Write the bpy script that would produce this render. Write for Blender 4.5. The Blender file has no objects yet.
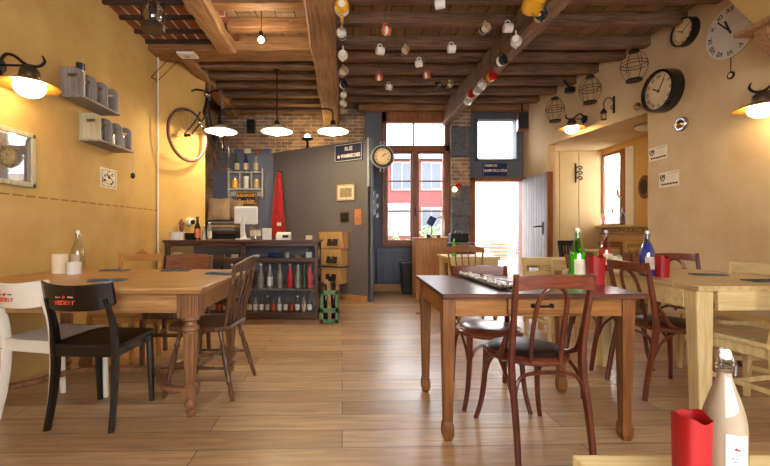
import bpy, bmesh, math, random
from mathutils import Vector, Matrix
PI = math.pi
random.seed(7)
scene = bpy.context.scene
COL = scene.collection
F = 385.0; HX = 353.0; HY = 232.0; EYE = 1.06      # focal length in pixels, vanishing point, eye height

def W(px, py, D):
    """world point seen at a pixel at a real distance D down the room"""
    return Vector(((px - HX) / F * D, D, EYE + (HY - py) / F * D))
def XA(px, D): return (px - HX) / F * D
def ZA(py, D): return EYE + (HY - py) / F * D

# ------------------------------------------------------------------ materials
class NT:
    def __init__(s, name):
        s.m = bpy.data.materials.new(name); s.m.use_nodes = True
        s.t = s.m.node_tree; s.t.nodes.clear()
        s.out = s.t.nodes.new('ShaderNodeOutputMaterial')
    def n(s, typ, **kw):
        nd = s.t.nodes.new(typ)
        for k, v in kw.items():
            if k in nd.inputs: nd.inputs[k].default_value = v
            else: setattr(nd, k, v)
        return nd
    def l(s, a, b): s.t.links.new(a, b)

def rgb(c): return (c[0], c[1], c[2], 1.0)
def srgb(r, g, b):
    f = lambda v: (v / 255 / 12.92) if v / 255 <= .04045 else ((v / 255 + .055) / 1.055) ** 2.4
    return (f(r), f(g), f(b))

def coords(t, rot=(0, 0, 0), scale=(1, 1, 1), gen='Object'):
    tc = t.n('ShaderNodeTexCoord'); mp = t.n('ShaderNodeMapping')
    mp.inputs['Rotation'].default_value = rot; mp.inputs['Scale'].default_value = scale
    t.l(tc.outputs[gen], mp.inputs['Vector']); return mp.outputs['Vector']

def plain(name, c, rough=.5, metal=0, var=.12, scale=14, bump=0.0, spec=.5, coat=0, trans=0, sheen=0):
    t = NT(name); p = t.n('ShaderNodeBsdfPrincipled')
    p.inputs['Roughness'].default_value = rough; p.inputs['Metallic'].default_value = metal
    p.inputs['Specular IOR Level'].default_value = spec; p.inputs['Coat Weight'].default_value = coat
    p.inputs['Transmission Weight'].default_value = trans; p.inputs['Sheen Weight'].default_value = sheen
    v = coords(t); nz = t.n('ShaderNodeTexNoise', Scale=scale, Detail=4.0)
    t.l(v, nz.inputs['Vector'])
    r = t.n('ShaderNodeValToRGB')
    r.color_ramp.elements[0].position = .3; r.color_ramp.elements[1].position = .7
    r.color_ramp.elements[0].color = rgb([x * (1 - var) for x in c]); r.color_ramp.elements[1].color = rgb([min(1, x * (1 + var)) for x in c])
    t.l(nz.outputs['Fac'], r.inputs['Fac']); t.l(r.outputs['Color'], p.inputs['Base Color'])
    if bump:
        b = t.n('ShaderNodeBump', Strength=bump, Distance=.01); t.l(nz.outputs['Fac'], b.inputs['Height']); t.l(b.outputs['Normal'], p.inputs['Normal'])
    t.l(p.outputs[0], t.out.inputs['Surface']); return t.m

def wood(name, c1, c2, axis='X', rough=.45, grain=9, bump=.15, coat=0, spec=.4):
    t = NT(name); p = t.n('ShaderNodeBsdfPrincipled')
    p.inputs['Roughness'].default_value = rough; p.inputs['Coat Weight'].default_value = coat; p.inputs['Coat Roughness'].default_value = .15
    p.inputs['Specular IOR Level'].default_value = spec
    sc = {'X': (1, 14, 14), 'Y': (14, 1, 14), 'Z': (14, 14, 1)}[axis]
    v = coords(t, scale=sc)
    a = t.n('ShaderNodeTexNoise', Scale=grain * .35, Detail=6.0, Roughness=.6, Distortion=.6); t.l(v, a.inputs['Vector'])
    v2 = coords(t, scale=(1, 1, 1)); b = t.n('ShaderNodeTexNoise', Scale=2.5, Detail=3.0); t.l(v2, b.inputs['Vector'])
    mx = t.n('ShaderNodeMath', operation='MULTIPLY_ADD'); mx.inputs[1].default_value = .7; t.l(a.outputs['Fac'], mx.inputs[0])
    m2 = t.n('ShaderNodeMath', operation='MULTIPLY'); m2.inputs[1].default_value = .3; t.l(b.outputs['Fac'], m2.inputs[0]); t.l(m2.outputs[0], mx.inputs[2])
    r = t.n('ShaderNodeValToRGB'); r.color_ramp.elements[0].position = .38; r.color_ramp.elements[1].position = .60
    r.color_ramp.elements[0].color = rgb(c1); r.color_ramp.elements[1].color = rgb(c2)
    t.l(mx.outputs[0], r.inputs['Fac']); t.l(r.outputs['Color'], p.inputs['Base Color'])
    bp = t.n('ShaderNodeBump', Strength=bump, Distance=.01); t.l(a.outputs['Fac'], bp.inputs['Height']); t.l(bp.outputs['Normal'], p.inputs['Normal'])
    t.l(p.outputs[0], t.out.inputs['Surface']); return t.m

def bricks(name, c1, c2, mortar, plane='XZ', bw=.22, bh=.065, ms=.012, rough=.85, rotz=0, bump=.5, blotch=.5, offset=.5):
    t = NT(name); p = t.n('ShaderNodeBsdfPrincipled'); p.inputs['Roughness'].default_value = rough
    tc = t.n('ShaderNodeTexCoord'); sp = t.n('ShaderNodeSeparateXYZ'); cb = t.n('ShaderNodeCombineXYZ')
    t.l(tc.outputs['Object'], sp.inputs[0]); t.l(sp.outputs[plane[0]], cb.inputs[0]); t.l(sp.outputs[plane[1]], cb.inputs[1])
    mp = t.n('ShaderNodeMapping'); mp.inputs['Rotation'].default_value = (0, 0, rotz); t.l(cb.outputs[0], mp.inputs['Vector'])
    b = t.n('ShaderNodeTexBrick'); b.offset = offset
    b.inputs['Scale'].default_value = 1; b.inputs['Brick Width'].default_value = bw; b.inputs['Row Height'].default_value = bh; b.inputs['Mortar Size'].default_value = ms
    b.inputs['Mortar Smooth'].default_value = .3; b.inputs['Bias'].default_value = 0
    b.inputs['Color1'].default_value = rgb(c1); b.inputs['Color2'].default_value = rgb(c2); b.inputs['Mortar'].default_value = rgb(mortar)
    t.l(mp.outputs[0], b.inputs['Vector'])
    nz = t.n('ShaderNodeTexNoise', Scale=5.0, Detail=6.0); t.l(mp.outputs[0], nz.inputs['Vector'])
    mr = t.n('ShaderNodeMapRange'); mr.inputs['From Min'].default_value = .3; mr.inputs['From Max'].default_value = .7; mr.inputs['To Min'].default_value = 1 - blotch; mr.inputs['To Max'].default_value = 1 + blotch * .4
    t.l(nz.outputs['Fac'], mr.inputs['Value'])
    mx = t.n('ShaderNodeMix', data_type='RGBA', blend_type='MULTIPLY'); mx.inputs['Factor'].default_value = 1
    t.l(b.outputs['Color'], mx.inputs[6]); t.l(mr.outputs[0], mx.inputs[7]); t.l(mx.outputs[2], p.inputs['Base Color'])
    bp = t.n('ShaderNodeBump', Strength=bump, Distance=.01); bp.invert = True; t.l(b.outputs['Fac'], bp.inputs['Height']); t.l(bp.outputs['Normal'], p.inputs['Normal'])
    t.l(p.outputs[0], t.out.inputs['Surface']); return t.m

def planks(name, cols, plane='XY', length=1.7, width=.17, rotz=0.0, rough=.38, gap=.004, gapc=(.05, .03, .015), bump=.25, spec=.5, worn=None):
    t = NT(name); p = t.n('ShaderNodeBsdfPrincipled'); p.inputs['Specular IOR Level'].default_value = spec
    tc = t.n('ShaderNodeTexCoord'); sp = t.n('ShaderNodeSeparateXYZ'); cb = t.n('ShaderNodeCombineXYZ')
    t.l(tc.outputs['Object'], sp.inputs[0]); t.l(sp.outputs[plane[0]], cb.inputs[0]); t.l(sp.outputs[plane[1]], cb.inputs[1])
    mp = t.n('ShaderNodeMapping'); mp.inputs['Rotation'].default_value = (0, 0, rotz); t.l(cb.outputs[0], mp.inputs['Vector'])
    b = t.n('ShaderNodeTexBrick'); b.offset = .37; b.offset_frequency = 2
    b.inputs['Scale'].default_value = 1; b.inputs['Brick Width'].default_value = length; b.inputs['Row Height'].default_value = width; b.inputs['Mortar Size'].default_value = gap
    b.inputs['Mortar Smooth'].default_value = .2
    b.inputs['Color1'].default_value = rgb(cols[0]); b.inputs['Color2'].default_value = rgb(cols[1]); b.inputs['Mortar'].default_value = rgb(gapc)
    t.l(mp.outputs[0], b.inputs['Vector'])
    m2 = t.n('ShaderNodeMapping'); m2.inputs['Scale'].default_value = (1.3, 16, 1); t.l(mp.outputs[0], m2.inputs['Vector'])
    nz = t.n('ShaderNodeTexNoise', Scale=2.2, Detail=7.0, Roughness=.62, Distortion=.8); t.l(m2.outputs[0], nz.inputs['Vector'])
    nb = t.n('ShaderNodeTexNoise', Scale=1.3, Detail=3.0); t.l(mp.outputs[0], nb.inputs['Vector'])
    mr = t.n('ShaderNodeMapRange'); mr.inputs['From Min'].default_value = .32; mr.inputs['From Max'].default_value = .68; mr.inputs['To Min'].default_value = .68; mr.inputs['To Max'].default_value = 1.2
    t.l(nz.outputs['Fac'], mr.inputs['Value'])
    mx = t.n('ShaderNodeMix', data_type='RGBA', blend_type='MULTIPLY'); mx.inputs['Factor'].default_value = 1
    t.l(b.outputs['Color'], mx.inputs[6]); t.l(mr.outputs[0], mx.inputs[7]); t.l(mx.outputs[2], p.inputs['Base Color'])
    rr = t.n('ShaderNodeMapRange'); rr.inputs['From Min'].default_value = .3; rr.inputs['From Max'].default_value = .7; rr.inputs['To Min'].default_value = rough - .09; rr.inputs['To Max'].default_value = rough + .1
    t.l(nb.outputs['Fac'], rr.inputs['Value']); t.l(rr.outputs[0], p.inputs['Roughness'])
    ad = t.n('ShaderNodeMath', operation='MULTIPLY_ADD'); ad.inputs[1].default_value = -1.0; t.l(b.outputs['Fac'], ad.inputs[0])
    mm = t.n('ShaderNodeMath', operation='MULTIPLY'); mm.inputs[1].default_value = .18; t.l(nz.outputs['Fac'], mm.inputs[0]); t.l(mm.outputs[0], ad.inputs[2])
    bp = t.n('ShaderNodeBump', Strength=bump, Distance=.006); t.l(ad.outputs[0], bp.inputs['Height']); t.l(bp.outputs['Normal'], p.inputs['Normal'])
    t.l(p.outputs[0], t.out.inputs['Surface']); return t.m

def plaster(name, c, c2, dash=None):
    t = NT(name); p = t.n('ShaderNodeBsdfPrincipled'); p.inputs['Roughness'].default_value = .75; p.inputs['Specular IOR Level'].default_value = .25
    v = coords(t); a = t.n('ShaderNodeTexNoise', Scale=1.6, Detail=7.0, Roughness=.6); t.l(v, a.inputs['Vector'])
    r = t.n('ShaderNodeValToRGB'); r.color_ramp.elements[0].position = .35; r.color_ramp.elements[1].position = .62
    r.color_ramp.elements[0].color = rgb(c2); r.color_ramp.elements[1].color = rgb(c); t.l(a.outputs['Fac'], r.inputs['Fac'])
    col = r.outputs['Color']
    if dash:
        tc = t.n('ShaderNodeTexCoord'); sp = t.n('ShaderNodeSeparateXYZ'); t.l(tc.outputs['Object'], sp.inputs[0])
        def m(op, a_, b_=None, c_=None):
            q = t.n('ShaderNodeMath', operation=op)
            for i, x in enumerate((a_, b_, c_)):
                if x is None: continue
                if isinstance(x, (int, float)): q.inputs[i].default_value = x
                else: t.l(x, q.inputs[i])
            return q.outputs[0]
        z = m('SUBTRACT', sp.outputs['Z'], dash); z = m('ABSOLUTE', z); z = m('LESS_THAN', z, .006)
        y = m('MULTIPLY', sp.outputs['Y'], 9.0); y = m('FRACT', y); y = m('LESS_THAN', y, .78)
        k = m('MULTIPLY', z, y); k = m('MULTIPLY', k, .75)
        mx = t.n('ShaderNodeMix', data_type='RGBA'); t.l(k, mx.inputs['Factor']); t.l(col, mx.inputs[6]); mx.inputs[7].default_value = rgb((.2, .09, .02)); col = mx.outputs[2]
    t.l(col, p.inputs['Base Color'])
    f = t.n('ShaderNodeTexNoise', Scale=28.0, Detail=5.0); t.l(v, f.inputs['Vector'])
    bp = t.n('ShaderNodeBump', Strength=.12, Distance=.01); t.l(f.outputs['Fac'], bp.inputs['Height']); t.l(bp.outputs['Normal'], p.inputs['Normal'])
    t.l(p.outputs[0], t.out.inputs['Surface']); return t.m

def clear(name, c=(1, 1, 1), gloss=.1, rough=.02, fac=None):
    """thin clear or tinted glass: see-through with a fresnel shine"""
    t = NT(name); tr = t.n('ShaderNodeBsdfTransparent'); tr.inputs['Color'].default_value = rgb(c)
    gl = t.n('ShaderNodeBsdfGlossy', Roughness=rough); lw = t.n('ShaderNodeLayerWeight', Blend=.25)
    mr = t.n('ShaderNodeMapRange'); mr.inputs['To Min'].default_value = gloss; mr.inputs['To Max'].default_value = .75; t.l(lw.outputs['Facing'], mr.inputs['Value'])
    mx = t.n('ShaderNodeMixShader'); t.l(mr.outputs[0], mx.inputs[0]); t.l(tr.outputs[0], mx.inputs[1]); t.l(gl.outputs[0], mx.inputs[2])
    t.l(mx.outputs[0], t.out.inputs['Surface']); return t.m

def emit(name, c, s):
    t = NT(name); e = t.n('ShaderNodeEmission', Strength=s); e.inputs['Color'].default_value = rgb(c)
    t.l(e.outputs[0], t.out.inputs['Surface']); return t.m

M = {}
M['floor'] = planks('oak_floor', [srgb(200, 164, 122), srgb(164, 126, 86)], length=1.9, width=.172, rotz=math.radians(-1.6), rough=.36, gap=.0028, gapc=(.09, .05, .025), spec=.7)
M['board'] = planks('ceiling_boards', [(.34, .22, .13), (.24, .15, .085)], plane='YX', length=1.5, width=.2, rough=.7, gap=.006, bump=.5)
M['plaster_l'] = plaster('ochre_plaster', srgb(202, 168, 104), srgb(186, 148, 86), dash=1.32)
M['plaster_l2'] = plaster('pale_ochre_plaster', srgb(216, 176, 108), srgb(204, 162, 92))
M['plaster_r'] = plaster('sand_plaster', srgb(209, 181, 140), srgb(194, 160, 116))
M['cream_panel'] = plain('cream_panel', srgb(206, 174, 118), .6, var=.06, scale=3)
M['white_paint'] = plain('white_paint', srgb(228, 222, 208), .5, var=.05)
M['slate'] = plain('slate_paint', srgb(88, 92, 102), .6, var=.06, scale=4, bump=.05)
M['taupe'] = plain('taupe_paint', srgb(98, 91, 89), .6, var=.06, scale=3, bump=.05)
M['blue_slate'] = plain('blue_slate_paint', srgb(92, 98, 116), .6, var=.08, scale=4)
M['trimgrey'] = plain('grey_trim', srgb(150, 155, 165), .4)
M['shelf_paint'] = plain('shelf_paint', srgb(176, 172, 168), .5)
M['brick'] = bricks('old_brick', srgb(186, 138, 104), srgb(140, 106, 86), srgb(186, 172, 150), 'XZ', bump=.8)
M['brick_y'] = bricks('old_brick_side', srgb(166, 122, 92), srgb(122, 94, 78), srgb(150, 130, 105), 'YZ', bump=.8)
M['tile'] = bricks('terracotta_tiles', srgb(168, 98, 68), srgb(122, 70, 52), srgb(225, 212, 190), 'YX', bw=.26, bh=.125, ms=.012, bump=.8, offset=0)
M['stone'] = plain('blue_stone', srgb(92, 94, 102), .75, var=.35, scale=22, bump=.6)
M['pier_mortar'] = plain('pier_mortar', srgb(120, 112, 104), .85, var=.3, scale=18, bump=.5)
M['beam_l'] = wood('beam_oak', srgb(134, 96, 62), srgb(182, 140, 96), 'Y', .7, bump=.6)
M['beam_x'] = wood('cross_beam_oak', srgb(118, 80, 48), srgb(164, 120, 76), 'X', .7, bump=.6)
M['joist'] = wood('dark_joist', srgb(84, 58, 42), srgb(132, 96, 68), 'X', .75, bump=.7)
M['beam_grey'] = wood('weathered_beam', srgb(98, 74, 54), srgb(150, 120, 92), 'Y', .75, bump=.6)
M['batten'] = wood('dark_batten', srgb(42, 30, 26), srgb(70, 50, 40), 'X', .8)
M['win_wood'] = wood('window_wood', srgb(112, 62, 32), srgb(150, 92, 52), 'Z', .45)
M['skirt'] = wood('skirting_wood', srgb(170, 116, 66), srgb(200, 146, 90), 'X', .5)
M['tab_c'] = wood('table_honey', srgb(104, 62, 30), srgb(146, 94, 48), 'Z', .42)
M['tab_c_x'] = wood('table_honey_apron', srgb(126, 78, 34), srgb(174, 118, 58), 'X', .42)
M['tab_top'] = wood('table_dark_top', srgb(70, 42, 32), srgb(104, 66, 50), 'X', .28, coat=.25)
M['tab_l'] = wood('table_left_wood', srgb(146, 102, 60), srgb(186, 140, 88), 'X', .35)
M['tab_l_leg'] = wood('table_left_leg', srgb(104, 70, 44), srgb(142, 98, 64), 'Z', .4)
M['cream_wood'] = wood('cream_wood', srgb(196, 168, 112), srgb(222, 196, 142), 'X', .5, bump=.1)
M['cream_wood_z'] = wood('cream_wood_leg', srgb(196, 168, 112), srgb(222, 196, 142), 'Z', .5, bump=.1)
M['cream_top'] = wood('cream_table_top', srgb(178, 148, 98), srgb(214, 184, 130), 'Y', .3, bump=.1)
M['bent'] = wood('bentwood_red_brown', srgb(72, 30, 18), srgb(112, 52, 30), 'Z', .3, coat=.3, bump=.05)
M['bent_x'] = wood('bentwood_rail', srgb(80, 36, 22), srgb(128, 66, 42), 'X', .3, coat=.3, bump=.05)
M['wind'] = wood('windsor_brown', srgb(66, 42, 26), srgb(106, 70, 44), 'Z', .35, coat=.2, bump=.05)
M['wind2'] = wood('windsor_light_brown', srgb(122, 76, 42), srgb(160, 106, 62), 'Z', .35, coat=.2, bump=.05)
M['carved'] = wood('carved_chair_wood', srgb(146, 98, 46), srgb(186, 134, 70), 'X', .45)
M['walnut'] = wood('walnut', srgb(104, 58, 34), srgb(146, 88, 52), 'X', .35)
M['counter'] = wood('counter_dark_wood', srgb(54, 34, 26), srgb(88, 58, 44), 'X', .4)
M['pine'] = wood('pine', srgb(176, 132, 76), srgb(210, 168, 108), 'Z', .5)
M['oakcab'] = wood('oak_cabinet', srgb(146, 96, 52), srgb(184, 130, 78), 'Z', .45)
M['greywood'] = wood('grey_wood', srgb(120, 112, 106), srgb(156, 148, 140), 'Z', .7)
M['greywood_lt'] = wood('painted_grey_green', srgb(158, 152, 126), srgb(186, 180, 152), 'Z', .7)
M['leather'] = plain('dark_leather', srgb(44, 32, 30), .38, var=.15, bump=.1)
M['black'] = plain('black_paint', srgb(20, 19, 21), .38)
M['black_shiny'] = plain('black_lacquer', srgb(16, 14, 15), .22, coat=.3)
M['iron'] = plain('black_iron', srgb(34, 30, 29), .5, metal=.6)
M['steel'] = plain('steel', srgb(170, 170, 175), .25, metal=1)
M['brass'] = plain('brass', srgb(190, 150, 80), .3, metal=1)
M['whitelac'] = plain('white_lacquer', srgb(226, 216, 198), .35, var=.04)
M['whitepl'] = plain('white_plastic', srgb(230, 228, 222), .35, var=.02)
M['cream_pl'] = plain('cream_wax', srgb(232, 214, 178), .5, var=.04)
M['ceramic'] = plain('white_ceramic', srgb(226, 220, 208), .22, var=.05)
M['ceramic_tan'] = plain('tan_ceramic', srgb(196, 172, 138), .25, var=.08)
M['yellow_c'] = plain('yellow_ceramic', srgb(222, 164, 40), .22)
M['orange_c'] = plain('orange_ceramic', srgb(206, 96, 44), .25)
M['red_c'] = plain('red_ceramic', srgb(190, 40, 30), .25)
M['dark_c'] = plain('dark_ceramic', srgb(44, 46, 56), .25)
M['enamel'] = plain('white_enamel', srgb(236, 230, 216), .25, var=.02)
M['shade_dark'] = plain('shade_bronze', srgb(70, 56, 40), .45, metal=.5)
M['shade_ochre'] = plain('shade_ochre', srgb(176, 128, 50), .4, metal=.3)
M['red_cloth'] = plain('red_cloth', srgb(176, 24, 26), .85, var=.25, bump=.2, sheen=.2)
M['red_gl'] = plain('red_paper', srgb(152, 6, 12), .5, var=.1)
M['beige_cloth'] = plain('beige_cloth', srgb(166, 140, 108), .9, var=.15, bump=.2)
M['grey_cloth'] = plain('grey_cloth', srgb(110, 108, 100), .9, var=.2, bump=.2)
M['blue_cloth'] = plain('blue_grey_napkin', srgb(70, 84, 108), .85, var=.3)
M['radiator'] = plain('radiator_paint', srgb(88, 92, 106), .4)
M['green_metal'] = plain('green_paint', srgb(92, 134, 84), .5, var=.25)
M['navy'] = plain('navy_enamel', srgb(30, 36, 66), .5, spec=.3)
M['navy2'] = plain('blue_enamel', srgb(34, 46, 90), .6, spec=.2)
M['paper'] = plain('paper', srgb(222, 206, 176), .8)
M['papery'] = plain('drawing_paper', srgb(196, 176, 146), .8, var=.1)
M['sepia'] = plain('sepia_print', srgb(150, 130, 96), .8, var=.5, scale=60)
M['poster'] = plain('poster_print', srgb(186, 120, 66), .7, var=.5, scale=50)
M['ink'] = plain('ink', srgb(50, 42, 40), .7)
M['letter_w'] = plain('white_lettering', srgb(235, 225, 205), .5, var=.02)
M['letter_y'] = plain('yellow_lettering', srgb(226, 160, 52), .5, var=.02)
M['letter_o'] = plain('orange_lettering', srgb(206, 74, 36), .5, var=.02)
M['letter_r'] = plain('red_lettering', srgb(200, 30, 30), .5, var=.02)
M['dial'] = plain('aged_dial', srgb(214, 184, 134), .5, var=.1, scale=8)
M['dial_w'] = plain('white_dial', srgb(206, 196, 184), .5, var=.06, scale=6)
M['glass'] = clear('window_glass', (.97, .98, .98), .03)
M['bottleglass'] = clear('bottle_glass', (.9, .92, .9), .12)
M['greenglass'] = clear('green_glass', (.35, .9, .15), .12)
M['redglass'] = clear('red_glass', (.85, .2, .22), .12)
M['blueglass'] = clear('blue_glass', (.35, .5, .85), .12)
M['brownglass'] = plain('brown_glass', srgb(52, 28, 16), .12)
M['dkblueglass'] = plain('dark_blue_glass', srgb(30, 50, 96), .12)
M['dkgreenglass'] = plain('dark_green_glass', srgb(60, 80, 44), .12)
M['palebottle'] = plain('pale_bottle_glass', srgb(196, 196, 190), .1, trans=.5, spec=.8)
M['whitelemon'] = plain('cloudy_drink', srgb(166, 146, 122), .6, var=.04)
M['pinkdrink'] = plain('pink_drink', srgb(214, 70, 84), .15)
M['reddrink'] = plain('red_drink', srgb(214, 30, 38), .15)
M['greendrink'] = plain('green_drink', srgb(92, 200, 30), .15)
M['bluedrink'] = plain('blue_drink', srgb(84, 100, 160), .15)
M['bulb'] = emit('warm_bulb', (1.0, .80, .50), 280)
M['globe'] = emit('warm_globe', (1.0, .74, .36), 25)
M['globe_s'] = emit('small_warm_globe', (1.0, .74, .34), 120)
M['spot'] = emit('spot_bulb', (1.0, .84, .6), 260)
M['redlamp'] = emit('amber_lamp', (1.0, .55, .12), 6)
M['flush'] = plain('flush_lamp_white', srgb(225, 215, 200), .3)
M['facade'] = plain('pink_red_facade', srgb(102, 50, 48), .8, var=.08, scale=2)
M['facade2'] = plain('pale_facade', srgb(170, 150, 135), .8, var=.05)
M['outglass'] = plain('grey_window_outside', srgb(64, 70, 80), .3)
M['pave'] = bricks('paving', srgb(124, 118, 112), srgb(108, 102, 98), srgb(130, 126, 120), 'XY', bw=.4, bh=.4, ms=.01, bump=.2)
M['bush'] = plain('bush_leaves', srgb(120, 140, 90), .8, var=.5, scale=20)
M['wicker'] = plain('wicker', srgb(176, 140, 90), .8, var=.4, scale=60, bump=.4)
M['rubber'] = plain('rubber', srgb(25, 25, 26), .7)
M['door_grey'] = planks('door_boards', [srgb(150, 146, 150), srgb(136, 132, 138)], plane='ZY', length=4, width=.09, rough=.5, gap=.006)
M['pinkglass'] = clear('pale_pink_glass', (.95, .78, .76), .12)
M['paleblueglass'] = clear('pale_blue_glass', (.7, .82, .9), .12)
M['seeglass'] = clear('polished_clear_glass', (.96, .96, .95), .03)
M['stripe'] = plain('striped_ceramic', srgb(224, 180, 110), .25)

# ------------------------------------------------------------------ mesh builder
class MB:
    def __init__(s): s.bm = bmesh.new()
    def _new(s, vs, fs):
        v = [s.bm.verts.new(p) for p in vs]
        for f in fs:
            try: s.bm.faces.new([v[i] for i in f])
            except ValueError: pass
        return s
    def bx(s, x0, x1, y0, y1, z0, z1, rot=None, piv=None):
        vs = [Vector((x, y, z)) for z in (z0, z1) for y in (y0, y1) for x in (x0, x1)]
        if rot is not None:
            c = Vector(piv) if piv is not None else Vector(((x0 + x1) / 2, (y0 + y1) / 2, (z0 + z1) / 2))
            vs = [c + rot @ (p - c) for p in vs]
        return s._new(vs, [(0, 2, 3, 1), (4, 5, 7, 6), (0, 1, 5, 4), (2, 6, 7, 3), (0, 4, 6, 2), (1, 3, 7, 5)])
    def frus(s, c0, h0, c1, h1):
        """box from a rectangle (centre, half sizes) to another at a different height"""
        vs = []
        for c, h in ((c0, h0), (c1, h1)):
            for sx, sy in ((-1, -1), (1, -1), (1, 1), (-1, 1)): vs.append((c[0] + sx * h[0], c[1] + sy * h[1], c[2]))
        return s._new(vs, [(0, 3, 2, 1), (4, 5, 6, 7), (0, 1, 5, 4), (1, 2, 6, 5), (2, 3, 7, 6), (3, 0, 4, 7)])
    def tube(s, pts, r, seg=8, n=0, closed=False, flat=None):
        P = [Vector(p) for p in pts]; R = list(r) if isinstance(r, (list, tuple)) else [r] * len(P)
        if n > 1:
            Q = []; RR = []; L = len(P)
            rng = range(L) if closed else range(L - 1)
            for i in rng:
                g = lambda j: P[j % L] if closed else P[max(0, min(L - 1, j))]
                p0, p1, p2, p3 = g(i - 1), g(i), g(i + 1), g(i + 2)
                for k in range(n):
                    u = k / n
                    Q.append(.5 * ((2 * p1) + (p2 - p0) * u + (2 * p0 - 5 * p1 + 4 * p2 - p3) * u * u + (3 * p1 - p0 - 3 * p2 + p3) * u ** 3))
                    RR.append(R[i] * (1 - u) + R[(i + 1) % L] * u)
            if not closed: Q.append(P[-1]); RR.append(R[-1])
            P, R = Q, RR
        N = len(P); T = []
        for i in range(N):
            a = P[(i + 1) % N] if closed else P[min(N - 1, i + 1)]; b = P[(i - 1) % N] if closed else P[max(0, i - 1)]
            d = a - b; T.append(d.normalized() if d.length > 1e-9 else Vector((0, 0, 1)))
        u = T[0].cross(Vector((0, 0, 1)))
        if u.length < .05: u = T[0].cross(Vector((0, 1, 0)))
        u.normalize(); rings = []
        for i in range(N):
            u = (u - T[i] * u.dot(T[i]));
            if u.length < 1e-6: u = T[i].orthogonal()
            u.normalize(); w = T[i].cross(u)
            fx, fy = flat if flat else (1, 1)
            rings.append([s.bm.verts.new(P[i] + (u * math.cos(2 * PI * k / seg) * fx + w * math.sin(2 * PI * k / seg) * fy) * R[i]) for k in range(seg)])
        for i in range(N if closed else N - 1):
            a, b = rings[i], rings[(i + 1) % N]
            for k in range(seg): s.bm.faces.new((a[k], a[(k + 1) % seg], b[(k + 1) % seg], b[k]))
        if not closed:
            s.bm.faces.new(rings[0][::-1]); s.bm.faces.new(rings[-1])
        return s
    def lathe(s, prof, c=(0, 0, 0), seg=24, mat=None, ex=1.0, wav=None):
        c = Vector(c); rings = []
        for (r, z) in prof:
            if r < 1e-5: ring = [Vector((0, 0, z))]
            else:
                ring = []
                for k in range(seg):
                    a = 2 * PI * k / seg; dz = wav(a) if (wav and (r, z) in prof[-2:]) else 0
                    ring.append(Vector((r * math.cos(a), r * math.sin(a) * ex, z + dz)))
            rings.append([s.bm.verts.new(c + (mat @ p if mat else p)) for p in ring])
        for a, b in zip(rings, rings[1:]):
            for k in range(seg):
                k2 = (k + 1) % seg
                if len(a) == 1 and len(b) == 1: continue
                if len(a) == 1: f = (a[0], b[k], b[k2])
                elif len(b) == 1: f = (a[k], b[0], a[k2])
                else: f = (a[k], a[k2], b[k2], b[k])
                try: s.bm.faces.new(f)
                except ValueError: pass
        return s
    def prism(s, poly, axis, a0, a1):
        """2-D outline pushed along an axis: X -> outline (y,z), Y -> (x,z), Z -> (x,y)"""
        def P(p, a): return {'X': (a, p[0], p[1]), 'Y': (p[0], a, p[1]), 'Z': (p[0], p[1], a)}[axis]
        n = len(poly); vs = [P(p, a0) for p in poly] + [P(p, a1) for p in poly]
        return s._new(vs, [tuple(range(n))[::-1], tuple(range(n, 2 * n))] + [(i, (i + 1) % n, n + (i + 1) % n, n + i) for i in range(n)])
    def ball(s, c, r, seg=16, sc=(1, 1, 1)):
        prof = [(r * math.sin(PI * k / 10), -r * math.cos(PI * k / 10)) for k in range(11)]
        prof[0] = (0, -r); prof[-1] = (0, r)
        return s.lathe(prof, c, seg, Matrix.Diagonal(sc))
    def build(s, name, mat, parent=None, smooth=False, bevel=0, loc=None, rot=None, subsurf=0):
        bmesh.ops.recalc_face_normals(s.bm, faces=s.bm.faces)
        me = bpy.data.meshes.new(name); s.bm.to_mesh(me); s.bm.free()
        me.materials.append(M[mat] if isinstance(mat, str) else mat)
        if smooth:
            for p in me.polygons: p.use_smooth = True
            me.set_sharp_from_angle(angle=math.radians(42))
        o = bpy.data.objects.new(name, me); COL.objects.link(o)
        if parent: o.parent = parent
        if loc is not None: o.location = loc
        if rot is not None: o.rotation_euler = rot
        if bevel:
            b = o.modifiers.new('bevel', 'BEVEL'); b.width = bevel; b.segments = 2; b.limit_method = 'ANGLE'; b.angle_limit = math.radians(40)
        if subsurf:
            q = o.modifiers.new('sub', 'SUBSURF'); q.levels = subsurf; q.render_levels = subsurf
        return o

def tag(o, label, cat, group=None, kind=None):
    if label: o['label'] = label
    if cat: o['category'] = cat
    if group: o['group'] = group
    if kind: o['kind'] = kind
    return o
def thing(name, label, cat, loc=(0, 0, 0), rz=0, group=None):
    o = bpy.data.objects.new(name, None); o.empty_display_size = .1; COL.objects.link(o)
    o.location = loc; o.rotation_euler = (0, 0, rz); return tag(o, label, cat, group)
def struct(name, mb, mat, smooth=False, bevel=0, label=None, parent=None):
    o = mb.build(name, mat, parent, smooth, bevel)
    if not parent: o['kind'] = 'structure'
    if label: o['label'] = label
    return o
def kids(o): return [c for c in bpy.data.objects if c.parent == o]
def copy_tree(o, loc=None, rz=None, label=None, group=None, parent=None, scale=None):
    c = o.copy(); COL.objects.link(c)
    if parent: c.parent = parent
    if loc is not None: c.location = loc
    if rz is not None: c.rotation_euler = (0, 0, rz)
    if scale is not None: c.scale = (scale,) * 3
    if label: c['label'] = label
    if group: c['group'] = group
    for ch in kids(o): copy_tree(ch, parent=c)
    return c
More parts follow.
